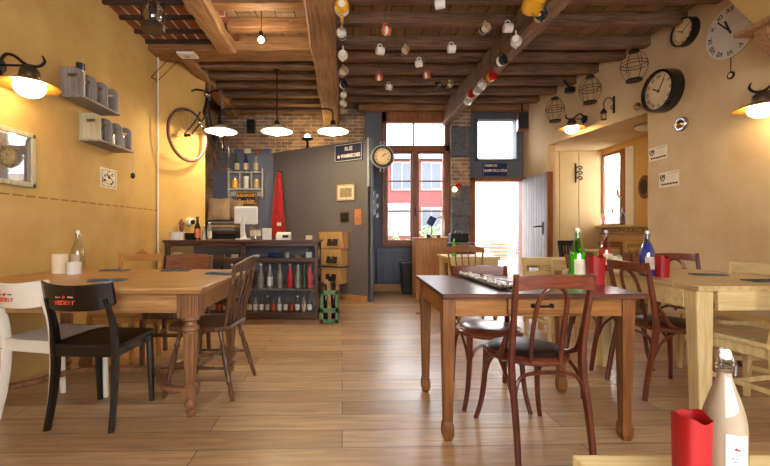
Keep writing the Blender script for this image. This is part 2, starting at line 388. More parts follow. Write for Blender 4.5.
def text_mesh(s, size, depth=.001, align='CENTER', bold=0.0):
    cu = bpy.data.curves.new('t', 'FONT'); cu.body = s; cu.size = size; cu.extrude = depth; cu.align_x = align; cu.align_y = 'CENTER'; cu.offset = bold; cu.resolution_u = 3
    o = bpy.data.objects.new('t', cu); COL.objects.link(o); bpy.context.view_layer.update()
    dg = bpy.context.evaluated_depsgraph_get(); me = bpy.data.meshes.new_from_object(o.evaluated_get(dg))
    bpy.data.objects.remove(o); bpy.data.curves.remove(cu); return me
def text(s, size, mat, parent, loc, rot=(PI / 2, 0, 0), name='lettering', depth=.001, bold=0.0, align='CENTER', width=None):
    me = text_mesh(s, size, depth, align, bold); me.materials.clear(); me.materials.append(M[mat])
    o = bpy.data.objects.new(name, me); COL.objects.link(o); o.parent = parent; o.location = loc; o.rotation_euler = rot
    if width:
        w = max(v.co.x for v in me.vertices) - min(v.co.x for v in me.vertices)
        for v in me.vertices: v.co.x *= width / w
    return o
ORD = ['first', 'second', 'third', 'fourth', 'fifth', 'sixth', 'seventh', 'eighth', 'ninth', 'tenth', 'eleventh', 'twelfth', 'thirteenth', 'fourteenth', 'fifteenth', 'sixteenth', 'seventeenth', 'eighteenth', 'nineteenth', 'twentieth']
def arc(cx, cy, r, a0, a1, n): return [(cx + r * math.cos(math.radians(a0 + (a1 - a0) * i / n)), cy + r * math.sin(math.radians(a0 + (a1 - a0) * i / n))) for i in range(n + 1)]
# ================================================================== THE ROOM
XL, XR, YB, ZC = -2.36, 3.5, 6.9, 3.5
struct('floor', MB().bx(-2.9, 4.9, -1.2, 7.1, -.12, 0), 'floor')
struct('wall_left', MB().bx(XL - .25, XL, -1.2, 4.66, 0, ZC), 'plaster_l')
m = MB(); m.prism([(-2.36, 4.66), (-2.05, 5.34), (-2.62, 5.34), (-2.62, 4.66)], 'Z', 0, ZC); struct('wall_left', m, 'plaster_l2')
struct('wall_left', MB().bx(-2.8, -2.50, 5.34, 7.1, 0, ZC), 'brick_y')
struct('wall_back', MB().bx(-2.6, .22, 7.1, 7.3, 0, ZC), 'brick')
struct('wall_back', MB().bx(-2.52, -1.40, 6.88, 7.0, 0, 2.47), 'blue_slate')
# partition: a low wall running at an angle towards the room
m = MB(); m.prism([(.225, 5.83), (-1.42, 6.86), (-1.42, 7.0), (.29, 5.93)], 'Z', 0, 2.47); struct('wall_partition', m, 'taupe')
m = MB(); m.prism([(.215, 5.825), (.24, 5.81), (.275, 5.86), (.24, 5.87)], 'Z', 1.75, 2.49); struct('trim_1', m, 'trimgrey')
m = MB(); m.prism([(.262, 5.86), (.31, 5.86), (.31, 6.9), (.262, 6.9)], 'Z', 0, 2.47); struct('wall_partition', m, 'slate')
d = Vector((-1.42 - .225, 6.86 - 5.83, 0)).normalized(); nrm = Vector((-d.y, d.x, 0)) * -1
if nrm.y > 0: nrm = -nrm
a = Vector((.225, 5.83)); b = Vector((-1.42, 6.86)); n2 = Vector((nrm.x, nrm.y)) * .025
m = MB(); m.prism([tuple(a + n2), tuple(b + n2), tuple(b), tuple(a)], 'Z', 0, .085); struct('baseboard_partition', m, 'skirt')
# back wall with the window and the door
wx0, wx1, wz0, wz1 = XA(382, YB), XA(449, YB), ZA(246, YB), ZA(113, YB)
dx0, dx1, dz1 = XA(467, YB), XA(524, YB), ZA(178, YB)
ux0, ux1, uz0, uz1 = XA(475, YB), XA(518, YB), ZA(161, YB), ZA(118, YB)
m = MB(); m.bx(.22, wx0, 6.9, 7.15, 0, ZC); m.bx(wx0, wx1, 6.9, 7.15, 0, wz0); m.bx(wx0, wx1, 6.9, 7.15, wz1, ZC)
m.bx(wx1, dx0, 6.9, 7.15, 0, ZC); m.bx(dx1, XR + .2, 6.9, 7.15, 0, ZC); m.bx(dx0, dx1, 6.9, 7.15, dz1, uz0)
m.bx(dx0, ux0, 6.9, 7.15, uz0, ZC); m.bx(ux1, dx1, 6.9, 7.15, uz0, ZC); m.bx(ux0, ux1, 6.9, 7.15, uz1, ZC)
struct('wall_back', m, 'slate')
struct('baseboard_back', MB().bx(.31, XA(468, YB), 6.86, 6.9, 0, .13), 'skirt', bevel=.004)
# right wall, its opening and the alcove behind
zo = 2.48
struct('wall_right', MB().bx(XR, XR + .28, -1.2, 4.57, 0, ZC + .1), 'plaster_r')
m = MB(); m.prism([(XR, 4.57), (3.06, 6.9), (3.56, 6.9), (XR + .28, 4.57)], 'Z', zo, ZC + .1); struct('wall_right', m, 'plaster_r')
m = MB(); m.prism([(3.177, 6.28), (3.06, 6.9), (3.5, 6.9), (3.5, 6.76), (3.30, 6.28)], 'Z', 0, zo); struct('wall_right', m, 'plaster_r')
struct('ceiling_alcove', MB().bx(XR + .02, 4.9, 4.3, 7.1, zo + .003, zo + .1), 'plaster_r')
pz = 2.48
m = MB()
px_edges = [2.99 + .46, 3.60, 3.94, 4.36]
for x0, x1 in zip(px_edges, px_edges[1:]): m.bx(x0 + .006, x1 - .006, 6.72, 6.76, 0, pz)
m.bx(3.45, 4.36, 6.735, 6.8, 0, pz)
struct('wall_alcove', m, 'cream_panel', bevel=.004)
AX = 4.34
sz, hz_ = 1.17, 2.40
m = MB(); m.bx(AX, AX + .3, 4.4, 5.96, 0, zo); m.bx(AX, AX + .3, 5.96, 6.72, 0, sz); m.bx(AX, AX + .3, 5.96, 6.72, hz_, zo)
struct('wall_alcove', m, 'plaster_l2')
struct('wall_alcove', MB().bx(XR + .28, 4.5, 4.2, 4.4, 0, zo), 'plaster_r')
struct('trim_2', MB().bx(AX - .02, AX + .0, 5.93, 6.11, sz, hz_), 'white_paint', bevel=.003)
w = MB(); w.bx(AX - .01, AX + .05, 6.12, 6.25, sz, hz_); w.bx(AX, AX + .05, 6.70, 6.72, sz, hz_); w.bx(AX, AX + .05, 6.12, 6.72, hz_ - .04, hz_); w.bx(AX, AX + .05, 6.12, 6.72, sz, sz + .03)
struct('window_3', w, 'win_wood', bevel=.004)
g = MB().bx(AX + .02, AX + .028, 6.24, 6.71, sz + .02, hz_ - .03).build('pane', 'glass', bpy.data.objects['window_3'])
hb = MB(); hb.tube([(AX, 6.2, 1.62), (AX - .05, 6.2, 1.62), (AX - .07, 6.2, 1.66), (AX - .07, 6.22, 1.74)], .014, 8, 3); hb.build('window_handle', 'whitepl', bpy.data.objects['window_3'], True)
struct('window_sill', MB().bx(AX - .12, AX + .1, 5.3, 6.72, sz - .035, sz + .0), 'cream_panel', bevel=.006)['kind'] = 'structure'
m = MB()
for k in range(14): m.bx(AX - .05, AX - .042, 5.3 + k * .1, 5.308 + k * .1, sz - .12, sz - .035, Matrix.Rotation(math.radians(45), 3, 'X')); m.bx(AX - .05, AX - .042, 5.3 + k * .1, 5.308 + k * .1, sz - .12, sz - .035, Matrix.Rotation(math.radians(-45), 3, 'X'))
m.bx(AX - .06, AX - .03, 5.3, 6.7, sz - .14, sz - .125)
struct('trim_3', m, 'greywood')
m = MB(); m.bx(AX - .03, AX, 5.3, 6.7, .94, 1.0); m.bx(AX - .03, AX, 5.3, 5.4, .2, .94); m.bx(AX - .03, AX, 6.55, 6.65, .2, .94)
struct('trim_4', m, 'cream_panel', bevel=.004)
struct('trim_5', MB().tube([(XL + .02, 4.62, 0), (XL + .02, 4.62, 3.2)], .011, 8), 'white_paint')
struct('ceiling', MB().bx(-1.30, XR + .1, -1.2, 7.3, 3.37, 3.5), 'board')
struct('ceiling', MB().bx(-2.62, -1.30, 4.5, 7.3, 3.37, 3.5), 'board')
struct('ceiling', MB().bx(-2.62, -1.30, -1.2, 4.5, 3.245, 3.42), 'tile')
# unseen wall behind the camera, its opening added and sized to admit fill light
m = MB(); m.bx(-2.6, -1.1, -1.35, -1.2, 0, ZC); m.bx(2.3, 3.8, -1.35, -1.2, 0, ZC); m.bx(-1.1, 2.3, -1.35, -1.2, 0, .9); m.bx(-1.1, 2.3, -1.35, -1.2, 2.2, ZC)
struct('wall_front', m, 'plaster_r')
def joist(x0, x1, y, zb=3.16, w=.12, h=.16, mat='joist', jag=.006, name='ceiling_joist'):
    m = MB(); N = 10; pts = []
    vs = []; 
    for i in range(N + 1):
        x = x0 + (x1 - x0) * i / N; jy = random.uniform(-jag, jag); jz = random.uniform(-jag, jag) * .7
        vs += [(x, y - w / 2 + jy, zb + jz), (x, y + w / 2 + jy, zb + jz), (x, y + w / 2 + jy, zb + h), (x, y - w / 2 + jy, zb + h)]
    fs = [(0, 1, 2, 3), tuple(N * 4 + k for k in (3, 2, 1, 0))]
    for i in range(N):
        for k in range(4): a_ = i * 4 + k; b_ = i * 4 + (k + 1) % 4; fs.append((a_, b_, b_ + 4, a_ + 4))
    m._new(vs, fs); o = m.build(name, mat, bevel=.008); o['kind'] = 'structure'; return o
YJ = [3.30, 3.66, 4.08, 4.58, 4.90, 5.32, 5.72, 6.12, 6.52]
YJ = [2.2, 2.58, 2.94] + YJ
for y in YJ:
    joist(-.28, XR + .02, y, 3.25, .10, .13)
for y in [2.6, 3.1, 3.66, 4.09]: joist(-1.32, -.42, y, 3.2, .13, .11, 'beam_x')
struct('ceiling', MB().bx(-1.32, -.3, 1, 4.5, 3.31, 3.40), 'board')
for y in [4.96, 5.28, 5.62, 6.0, 6.4, 6.8]: joist(-2.0, -.45, y, 3.16, .10, .2, 'joist')
def beam(x0a, x1a, ya, x0b, x1b, yb, zb, zt, mat, name='ceiling_beam', jag=.014, N=14):
    m = MB(); vs = []
    for i in range(N + 1):
        u = i / N; j = random.uniform(-jag, jag); k2 = random.uniform(-jag, jag)
        xa = x0a + (x0b - x0a) * u + j; xb = x1a + (x1b - x1a) * u + k2; y = ya + (yb - ya) * u
        c = .02
        vs += [(xa, y, zb + c), (xa + c, y, zb), (xb - c, y, zb), (xb, y, zb + c), (xb, y, zt), (xa, y, zt)]
    fs = [tuple(range(6)), tuple(N * 6 + k for k in range(5, -1, -1))]
    for i in range(N):
        for k in range(6): a_ = i * 6 + k; b_ = i * 6 + (k + 1) % 6; fs.append((a_, b_, b_ + 6, a_ + 6))
    m._new(vs, fs); o = m.build(name, mat); o['kind'] = 'structure'; return o
beam(-.36, -.10, 1.0, -.515, -.245, 6.9, 2.95, 3.32, 'beam_l')
beam(1.70, 1.86, 1.0, 1.60, 1.74, 6.9, 2.97, 3.27, 'beam_grey')
beam(-1.44, -1.25, 1.0, -1.56, -1.36, 4.45, 3.12, 3.3, 'beam_l')
o = joist(-2.4, -.42, 4.57, 3.15, .30, .3, 'beam_x', name='ceiling_beam')
beam(-2.09, -1.93, 4.65, -2.26, -2.08, 7.05, 3.14, 3.42, 'beam_l')
for y in [2.3, 2.56, 2.82, 3.09, 3.36, 3.63, 3.89, 4.16, 4.38]: joist(-2.36, -1.42, y, 3.205, .035, .045, 'batten', .003, 'ceiling_batten')
struct('ceiling_beam', MB().bx(.1, XR, 6.74, 6.9, 3.2, 3.41), 'beam_x', bevel=.01)
# plaster bulkhead and shelf high on the right wall
m = MB(); m.prism([(1.4, 2.67), (3.0, 2.67), (3.5, 3.45), (1.4, 3.45)], 'X', 3.13, XR); struct('wall_bulkhead', m, 'plaster_l')
# pier of stone and brick between window and door
pier = MB().bx(XA(449, 6.9), XA(466, 6.9), 6.76, 6.9, 0, 3.3)
struct('wall_pier', pier, 'pier_mortar')
blocks = [(0, .5, 'stone'), (.5, .93, 'stone'), (.93, 1.0, 'brick'), (1.0, 1.32, 'stone'), (1.33, 1.62, 'stone'), (1.63, 1.85, 'stone'), (1.86, 2.36, 'brick'), (2.37, 2.88, 'stone'), (2.89, 3.2, 'brick')]
for i, (z0, z1, mt) in enumerate(blocks):
    j = random.uniform(0, .03)
    o = MB().bx(XA(450, 6.75) + j, XA(467, 6.75) + j * 2 - (.02 if i % 2 else 0), 6.72 - j, 6.8, z0 + .008, z1 - .006).build('pier_block', mt, bpy.data.objects['wall_pier'], bevel=.015 if mt == 'stone' else .004)
bpy.data.objects['wall_pier']['kind'] = 'structure'
# ---------------------------------------------------------------- windows, door
def P(x): return XA(x, YB)
def Z(y): return ZA(y, YB)
w = MB(); t_ = .04
for a_, b_ in ((382, 386.5), (444, 449)): w.bx(P(a_), P(b_), 6.84, 6.98, wz0, wz1)
w.bx(P(382), P(449), 6.84, 6.98, Z(123), wz1); w.bx(P(382), P(449), 6.83, 6.98, wz0, Z(242))
w.bx(P(382), P(449), 6.84, 6.98, Z(152), Z(146)); w.bx(P(411.5), P(417.5), 6.82, 6.98, wz0, Z(148)); w.bx(P(412.8), P(414.3), 6.88, 6.95, Z(147), Z(121))
fw = struct('window_1', w, 'win_wood', bevel=.006)
for a_, b_ in ((386.5, 411.5), (417.5, 444)):
    c = MB(); c.bx(P(a_), P(a_ + 1.2), 6.87, 6.93, Z(242), Z(152)); c.bx(P(b_ - 1.2), P(b_), 6.87, 6.93, Z(242), Z(152)); c.bx(P(a_), P(b_), 6.87, 6.93, Z(242), Z(240)); c.bx(P(a_), P(b_), 6.87, 6.93, Z(154), Z(152))
    c.bx(P(a_), P(b_), 6.88, 6.92, Z(181.8), Z(180.6)); c.bx(P(a_), P(b_), 6.88, 6.92, Z(211.8), Z(210.6))
    c.build('casement', 'win_wood', fw, bevel=.003)
    MB().bx(P(a_) + .01, P(b_) - .01, 6.897, 6.903, Z(242) + .01, Z(152) - .01).build('pane', 'glass', fw)
for a_, b_ in ((386.5, 412.8), (414.3, 444)): MB().bx(P(a_), P(b_), 6.9, 6.906, Z(146), Z(123)).build('pane', 'glass', fw)
h = MB(); h.bx(P(414), P(415.2), 6.80, 6.83, Z(216), Z(208)); h.tube([(P(414.6), 6.8, Z(212)), (P(414.6), 6.77, Z(212)), (P(414.6), 6.76, Z(216))], .012, 6); h.build('window_handle', 'iron', fw)
w = MB(); w.bx(P(475), P(477.5), 6.86, 6.98, uz0, uz1); w.bx(P(515.5), P(518), 6.86, 6.98, uz0, uz1); w.bx(P(475), P(518), 6.86, 6.98, uz0, Z(159)); w.bx(P(475), P(518), 6.86, 6.98, Z(120), uz1)
fw2 = struct('window_2', w, 'slate', bevel=.005); MB().bx(P(477), P(516), 6.9, 6.906, uz0, uz1).build('pane', 'glass', fw2)
d = MB(); d.bx(P(467), P(474), 6.82, 6.99, 0, Z(178)); d.bx(P(467), P(524), 6.82, 6.99, Z(181.5), Z(178)); d.bx(P(521.5), P(524), 6.82, 6.99, 0, Z(178))
dr = struct('door_1', d, 'win_wood', bevel=.006)
leaf = MB(); leaf.bx(3.0, 3.05, 5.97, 6.83, .02, Z(180)).build('door_leaf', 'door_grey', dr, bevel=.004)
e = MB(); e.bx(2.985, 3.07, 5.91, 5.975, .02, Z(180) + .0); e.build('leaf_edge', 'win_wood', dr, bevel=.004)
e = MB(); e.tube([(3.0, 6.08, 1.15), (2.93, 6.08, 1.15), (2.92, 6.1, 1.15), (2.92, 6.22, 1.14)], .012, 8); e.bx(2.992, 3.0, 6.06, 6.1, 1.02, 1.22); e.build('door_handle', 'iron', dr, True)
# ---------------------------------------------------------------- outside
struct('ground_terrace', MB().bx(-6, 14, 7.15, 24, -.2, -.05), 'pave')
fc = thing('building', 'pinkish red building seen across the street through the window', 'building', (3.0, 17, 0))
MB().bx(-6, 1.4, 0, 1, -.2, 4.25).build('facade', 'facade', fc)
MB().bx(1.4, 9, -.3, 1, -.2, 3.6).build('gable', 'facade2', fc)
for i, x in enumerate((-5.2, -3.9, -2.6, -1.3, 0.0)):
    for z in (.9, 2.9):
        w = MB(); w.bx(x, x + .9, -.06, .02, z, z + 1.25); o = w.build('window', 'facade2', fc)
        MB().bx(x + .04, x + .43, -.07, 0, z + .04, z + 1.21).bx(x + .47, x + .86, -.07, 0, z + .08, z + 1.17).build('pane', 'outglass', o)
MB().prism([(-.3, 4.25), (1.2, 4.25), (1.2, 4.7)], 'X', -6.2, 1.5).build('roof', 'stone', fc)
def terrace_set(x, y, n, label):
    t = thing('terrace_table', label, 'table', (x, y, -.05), 0, 'terrace tables outside the door')
    MB().bx(-.35, .35, -.35, .35, .70, .73).build('tabletop', 'walnut', t); MB().tube([(0, 0, .03), (0, 0, .7)], .03, 8).build('pole', 'steel', t); MB().bx(-.22, .22, -.22, .22, 0, .03).build('base', 'steel', t)
def terrace_chair(name_first=[]):
    t = thing('terrace_chair', '', 'chair', (0, 0, -.05), 0, 'metal chairs on the terrace')
    for sx in (-.2, .2):
        MB().tube([(sx, -.22, 0), (sx, -.2, .44), (sx, -.25, .84)], .012, 6).build('leg', 'steel', t); MB().tube([(sx, .22, 0), (sx, .2, .44)], .012, 6).build('leg', 'steel', t)
    m = MB()
    for k in range(6): m.bx(-.21, .21, -.2 + k * .07, -.15 + k * .07, .43, .45)
    m.build('seat', 'wind2', t)
    m = MB()
    for k in range(4): m.bx(-.21, .21, -.25, -.235, .52 + k * .09, .57 + k * .09)
    m.build('backrest', 'wind2', t); return t
terrace_set(3.55, 10.2, 0, 'nearer terrace table seen through the open door')
terrace_set(4.6, 12.4, 0, 'farther terrace table seen through the open door')
tc0 = terrace_chair(); tc0['label'] = 'metal terrace chair left of the nearer terrace table'; tc0.location = (2.95, 10.2, -.05); tc0.rotation_euler.z = -PI / 2
for (x, y, rz, l) in [(4.15, 10.1, PI / 2, 'metal terrace chair right of the nearer terrace table'), (3.5, 9.5, 0, 'metal terrace chair in front of the nearer terrace table'), (3.95, 12.4, -PI / 2, 'metal terrace chair left of the farther terrace table'), (5.2, 12.3, PI / 2, 'metal terrace chair right of the farther terrace table'), (4.6, 11.8, 0, 'metal terrace chair in front of the farther terrace table')]:
    copy_tree(tc0, (x, y, -.05), rz, l)
for i, (px_, D_, h_) in enumerate([(392, 9.5, 1.1), (407, 9.8, .9), (425, 9.2, 1.25), (437, 9.6, 1.3)]):
    t = thing('potted_shrub', ['leftmost potted shrub outside the window', 'second potted shrub from the left outside the window', 'tall potted shrub outside behind the wooden cabinet', 'rightmost potted shrub outside the window'][i], 'plant', (XA(px_, D_), D_, -.05), 0, 'potted shrubs outside the window')
    MB().lathe([(0, 0), (.15, 0), (.2, .35), (.17, .35), (.16, .3), (0, .3)], seg=16).build('pot', 'facade', t, True)
    m = MB()
    for k in range(150):
        a_ = random.uniform(0, 2 * PI); r_ = random.uniform(0, .27); z_ = random.uniform(.35, h_); q = .05
        c = Vector((r_ * math.cos(a_), r_ * math.sin(a_), z_)); u = Vector((random.gauss(0, 1), random.gauss(0, 1), random.gauss(0, 1))).normalized() * q; v_ = u.orthogonal().normalized() * q * .6
        m._new([c - u, c + v_, c + u, c - v_], [(0, 1, 2, 3)])
    m.build('foliage', 'bush', t)
# ================================================================== CHAIRS (each faces +Y in its own frame, backrest at -Y)
def bentwood(label, loc, rz, group=None, seat='leather', red=('bent', 'bent_x'), H=.865, hoop=True):
    t = thing('bentwood_chair', label, 'chair', loc, rz, group); A, B = red
    w = .174
    m = MB(); m.lathe([(0, .455), (.15, .462), (.19, .457), (.205, .445), (.205, .43), (.19, .42), (0, .42)], (0, .02, 0), 28); m.build('seat', B, t, True)
    m = MB(); m.lathe([(0, .478), (.12, .474), (.175, .466), (.188, .456), (.17, .452), (0, .452)], (0, .02, 0), 28); m.build('seat_pad', seat, t, True)
    for s in (-1, 1):
        m = MB(); m.tube([(s * (w + .004), -.255, 0), (s * (w + .002), -.225, .2), (s * w, -.18, .43), (s * w, -.195, .6), (s * (w + .008), -.245, H)], [.014, .016, .018, .016, .013], 8, 4, flat=(1, 1.15)); m.build('leg', A, t, True)
        m = MB(); m.tube([(s * .19, .21, 0), (s * .165, .19, .12), (s * .152, .175, .28), (s * .148, .165, .43)], [.013, .014, .016, .019], 8, 4); m.build('leg', A, t, True)
        m = MB(); m.tube([(s * (w - .004), -.19, .27), (s * .182, -.155, .36), (s * .175, -.06, .425)], .009, 6, 4); m.tube([(s * .157, .172, .27), (s * .165, .12, .36), (s * .175, .02, .425)], .009, 6, 4); m.build('side_brace', A, t, True)
        m = MB(); m.tube([(s * (w + .0), -.175, .60), (s * (w + .014), -.15, .55), (s * (w + .014), -.11, .48), (s * (w - .002), -.02, .44)], [.009, .012, .013, .012], 6, 4); m.build('hip_rest', A, t, True)
    m = MB(); m.tube([(-w + .004, -.205, .28), (-.15, -.195, .36), (-.09, -.19, .395), (.09, -.19, .395), (.15, -.195, .36), (w - .004, -.205, .28)], .0095, 8, 4); m.build('rear_brace', A, t, True)
    m = MB(); m.tube([(-.15, .17, .27), (-.11, .17, .36), (0, .172, .395), (.11, .17, .36), (.15, .17, .27)], .009, 8, 4); m.build('front_brace', A, t, True)
    m = MB(); n = 10; vs = []
    for i in range(n + 1):
        u = -1 + 2 * i / n; x = u * (w + .006); y = -.245 - .028 * (1 - u * u); z1 = H - .004 + .006 * (1 - u * u); z0 = z1 - .07 + .01 * (1 - u * u)
        vs += [(x, y - .008, z0), (x, y + .008, z0), (x, y + .004, z1), (x, y - .01, z1)]
    fs = [(0, 1, 2, 3), tuple(n * 4 + k for k in (3, 2, 1, 0))]
    for i in range(n):
        for k in range(4): a_ = i * 4 + k; b_ = i * 4 + (k + 1) % 4; fs.append((a_, b_, b_ + 4, a_ + 4))
    m._new(vs, fs); m.build('top_rail', B, t, bevel=.003)
    if not hoop: return t
    m = MB(); m.tube([(-.072, -.165, .435), (-.074, -.185, .58), (-.07, -.225, .73), (-.045, -.245, .79), (0, -.252, .812), (.045, -.245, .79), (.07, -.225, .73), (.074, -.185, .58), (.072, -.165, .435)], .0105, 8, 4); m.build('inner_hoop', A, t, True)
    return t
def seat_slab(m, w, dpt, z, th, y0=0, r=.05, dish=0):
    pts = []
    for cx_, cy_, a0 in ((w / 2 - r, dpt / 2 - r, 0), (-w / 2 + r, dpt / 2 - r, 90), (-w / 2 + r, -dpt / 2 + r, 180), (w / 2 - r, -dpt / 2 + r, 270)): pts += [(x, y + y0) for x, y in arc(cx_, cy_, r, a0, a0 + 90, 5)]
    m.prism(pts, 'Z', z - th, z); return m
def cafe_chair(label, loc, rz, mat, seatmat, lett, group=None):
    t = thing('cafe_chair', label, 'chair', loc, rz, group)
    m = MB(); seat_slab(m, .40, .38, .455, .025, .01, .06); m.build('seat', seatmat, t, bevel=.006)
    m = MB(); m.bx(-.18, .18, -.175, -.15, .385, .43); m.bx(-.18, .18, .15, .175, .385, .43); m.bx(-.18, -.155, -.17, .17, .385, .43); m.bx(.155, .18, -.17, .17, .385, .43); m.build('seat_frame', mat, t, bevel=.004)
    for s in (-1, 1):
        m = MB(); m.tube([(s * .178, -.205, 0), (s * .172, -.175, .16), (s * .168, -.16, .32), (s * .168, -.162, .45), (s * .165, -.18, .58), (s * .16, -.225, .71)], [.018, .02, .023, .025, .02, .014], 8, 4, flat=(.8, 1.2)); m.build('leg', mat, t, True)
        m = MB(); m.tube([(s * .168, .185, 0), (s * .168, .175, .2), (s * .166, .165, .42)], [.016, .02, .023], 8, 3, flat=(1, 1)); m.build('leg', mat, t, True)
    m = MB(); n = 12; vs = []
    for i in range(n + 1):
        u = -1 + 2 * i / n; x = u * .198; y = -.190 - .055 * (1 - u * u); k = (1 - abs(u) ** 6)
        z0 = .655 - .01 * (1 - u * u) + .025 * (1 - k); z1 = .805 - .02 * (1 - u * u)
        vs += [(x, y - .012 + .0, z0), (x, y + .006, z0), (x, y - .022, z1), (x, y - .036, z1)]
    fs = [(0, 1, 2, 3), tuple(n * 4 + k for k in (3, 2, 1, 0))]
    for i in range(n):
        for k in range(4): a_ = i * 4 + k; b_ = i * 4 + (k + 1) % 4; fs.append((a_, b_, b_ + 4, a_ + 4))
    m._new(vs, fs); br = m.build('backrest', mat, t, smooth=False, bevel=.006)
    tilt = PI / 2 - math.radians(9.5)
    e = text('VEDETT', .030, 'letter_o', br, (-.03, -.2675, .694), (tilt, 0, 0), 'lettering', .0008, .001)
    e2 = text('Extra', .012, lett, br, (-.062, -.2715, .724), (tilt, 0, 0), 'small_lettering', .0006); text('White', .012, lett, br, (.005, -.2715, .724), (tilt, 0, 0), 'small_lettering', .0006)
    MB().lathe([(0, 0), (.008, 0), (.008, .002), (0, .002)], (0, 0, 0), 12).build('emblem', 'letter_r', br, loc=(-.03, -.2715, .724), rot=(tilt, 0, 0))
    for s in (-1, 1): MB().lathe([(0, 0), (.006, 0), (.004, .004), (0, .004)], (0, 0, 0), 10).build('bolt', 'steel', t, True, loc=(s * .17, -.183, .40), rot=(PI / 2, 0, 0))
    return t
def turned(m, p0, p1, r, seg=10):
    """turned leg between two points with rings"""
    P0, P1 = Vector(p0), Vector(p1); pr = [(0, .8), (.08, .95), (.2, .75), (.24, 1.25), (.28, .8), (.45, 1.25), (.62, 1.2), (.72, .8), (.75, 1.3), (.79, .8), (.9, .95), (1, .8)]
    m.tube([P0.lerp(P1, a) for a, _ in pr], [r * k for _, k in pr], seg); return m
def windsor(label, loc, rz, mat='wind', H=.9, n=6, group=None, arms=False, W_=.21):
    t = thing('windsor_chair', label, 'chair', loc, rz, group)
    m = MB(); prof = []
    pts = [(.19, .2), (.215, .05), (.2, -.12), (.14, -.2), (-.14, -.2), (-.2, -.12), (-.215, .05), (-.19, .2), (-.1, .225), (.1, .225)]
    m.prism(pts[::-1], 'Z', .42, .455); m.build('seat', mat, t, bevel=.012)
    for sx, sy in ((1, 1), (-1, 1), (1, -1), (-1, -1)):
        turned(MB(), (sx * .15, sy * .13, .43), (sx * .215, sy * .21 - (.03 if sy < 0 else 0), 0), .016).build('leg', mat, t, True)
    for s in (-1, 1): turned(MB(), (s * .185, .175, .19), (s * .185, -.185, .19), .010).build('stretcher', mat, t, True)
    turned(MB(), (-.185, 0, .19), (.185, 0, .19), .010).build('stretcher', mat, t, True)
    for i in range(n):
        u = -1 + 2 * i / (n - 1); r_ = .013 if i in (0, n - 1) else .008
        turned(MB(), (u * .165, -.17, .45), (u * (W_ - .02), -.245 - .03 * (1 - u * u), H - .07), r_, 8).build('spindle', mat, t, True)
    m = MB(); N = 12; vs = []
    for i in range(N + 1):
        u = -1 + 2 * i / N; x = u * W_; y = -.235 - .035 * (1 - u * u); z0 = H - .095 + .0; z1 = H - .012 + .012 * math.cos(u * PI) - .02 * abs(u) ** 4
        vs += [(x, y - .008, z0), (x, y + .012, z0), (x, y - .008, z1), (x, y - .026, z1)]
    fs = [(0, 1, 2, 3), tuple(N * 4 + k for k in (3, 2, 1, 0))]
    for i in range(N):
        for k in range(4): a_ = i * 4 + k; b_ = i * 4 + (k + 1) % 4; fs.append((a_, b_, b_ + 4, a_ + 4))
    m._new(vs, fs); m.build('top_rail', mat, t, bevel=.006)
    return t
def rail_chair(name, label, loc, rz, mat, seatmat=None, style='rails', H=.87, w=.2, group=None, legm=None):
    """square-legged chair: style 'rails' cross rails, 'panel' one broad curved panel, 'carved' carved crest rail"""
    t = thing(name, label, 'chair', loc, rz, group); legm = legm or mat
    m = MB(); seat_slab(m, w * 2 + .02, .40, .455, .03, 0, .05); m.build('seat', seatmat or mat, t, bevel=.008)
    m = MB(); m.bx(-w + .02, w - .02, .155, .175, .37, .425); m.bx(-w + .02, w - .02, -.175, -.155, .37, .425); m.bx(-w + .005, -w + .025, -.16, .16, .37, .425); m.bx(w - .025, w - .005, -.16, .16, .37, .425); m.build('seat_frame', legm, t)
    for s in (-1, 1):
        m = MB(); m.frus((s * (w - .01), -.22, 0), (.015, .015), (s * (w - .015), -.175, .45), (.018, .02)); m.frus((s * (w - .015), -.175, .45), (.018, .02), (s * (w - .0), -.25, H - .02), (.014, .012)); m.build('leg', legm, t, bevel=.004)
        m = MB(); m.frus((s * (w - .015), .175, 0), (.014, .014), (s * (w - .018), .165, .43), (.02, .02)); m.build('leg', legm, t, bevel=.004)
        MB().bx(s * (w - .015) - .009, s * (w - .015) + .009, -.2, .17, .18, .21).build('stretcher', legm, t, bevel=.003)
    MB().bx(-w + .02, w - .02, -.008, .008, .18, .21).build('stretcher', legm, t, bevel=.003)
    def crest(z0, z1, bul=0, nm='top_rail', wv=None, th=.018):
        m = MB(); N = 16; vs = []
        for i in range(N + 1):
            u = -1 + 2 * i / N; x = u * (w + .012); f = lambda z: -.175 - (z - .45) / (H - .45) * .075 - .02 * (1 - u * u)
            zt = z1 + (wv(u) if wv else 0)
            vs += [(x, f(z0) - th / 2, z0), (x, f(z0) + th / 2, z0), (x, f(zt) + th / 2, zt), (x, f(zt) - th / 2, zt)]
        fs = [(0, 1, 2, 3), tuple(N * 4 + k for k in (3, 2, 1, 0))]
        for i in range(N):
            for k in range(4): a_ = i * 4 + k; b_ = i * 4 + (k + 1) % 4; fs.append((a_, b_, b_ + 4, a_ + 4))
        m._new(vs, fs); return m.build(nm, mat, t, bevel=.004)
    if style == 'rails': crest(H - .09, H - .01); crest(.60, .65, nm='lower_rail')
    elif style == 'panel': crest(H - .24, H - .005, nm='back_panel', wv=lambda u: -.05 * abs(u) ** 8)
    elif style == 'slats':
        crest(H - .08, H - .01); crest(.56, .60, nm='lower_rail')
        for k in range(5):
            u = -.62 + .31 * k; MB().bx(u * w - .012, u * w + .012, -.235, -.222, .58, H - .06, Matrix.Rotation(math.radians(8), 3, 'X')).build('slat', mat, t)
    else:
        crest(H - .085, H - .03, wv=lambda u: .032 * math.exp(-(u * 3.2) ** 2) + .014 * math.cos(u * 9) * (1 - abs(u)) + .008 * (1 - abs(u))); crest(.58, .63, nm='lower_rail', wv=lambda u: .01 * math.cos(u * 4))
    return t
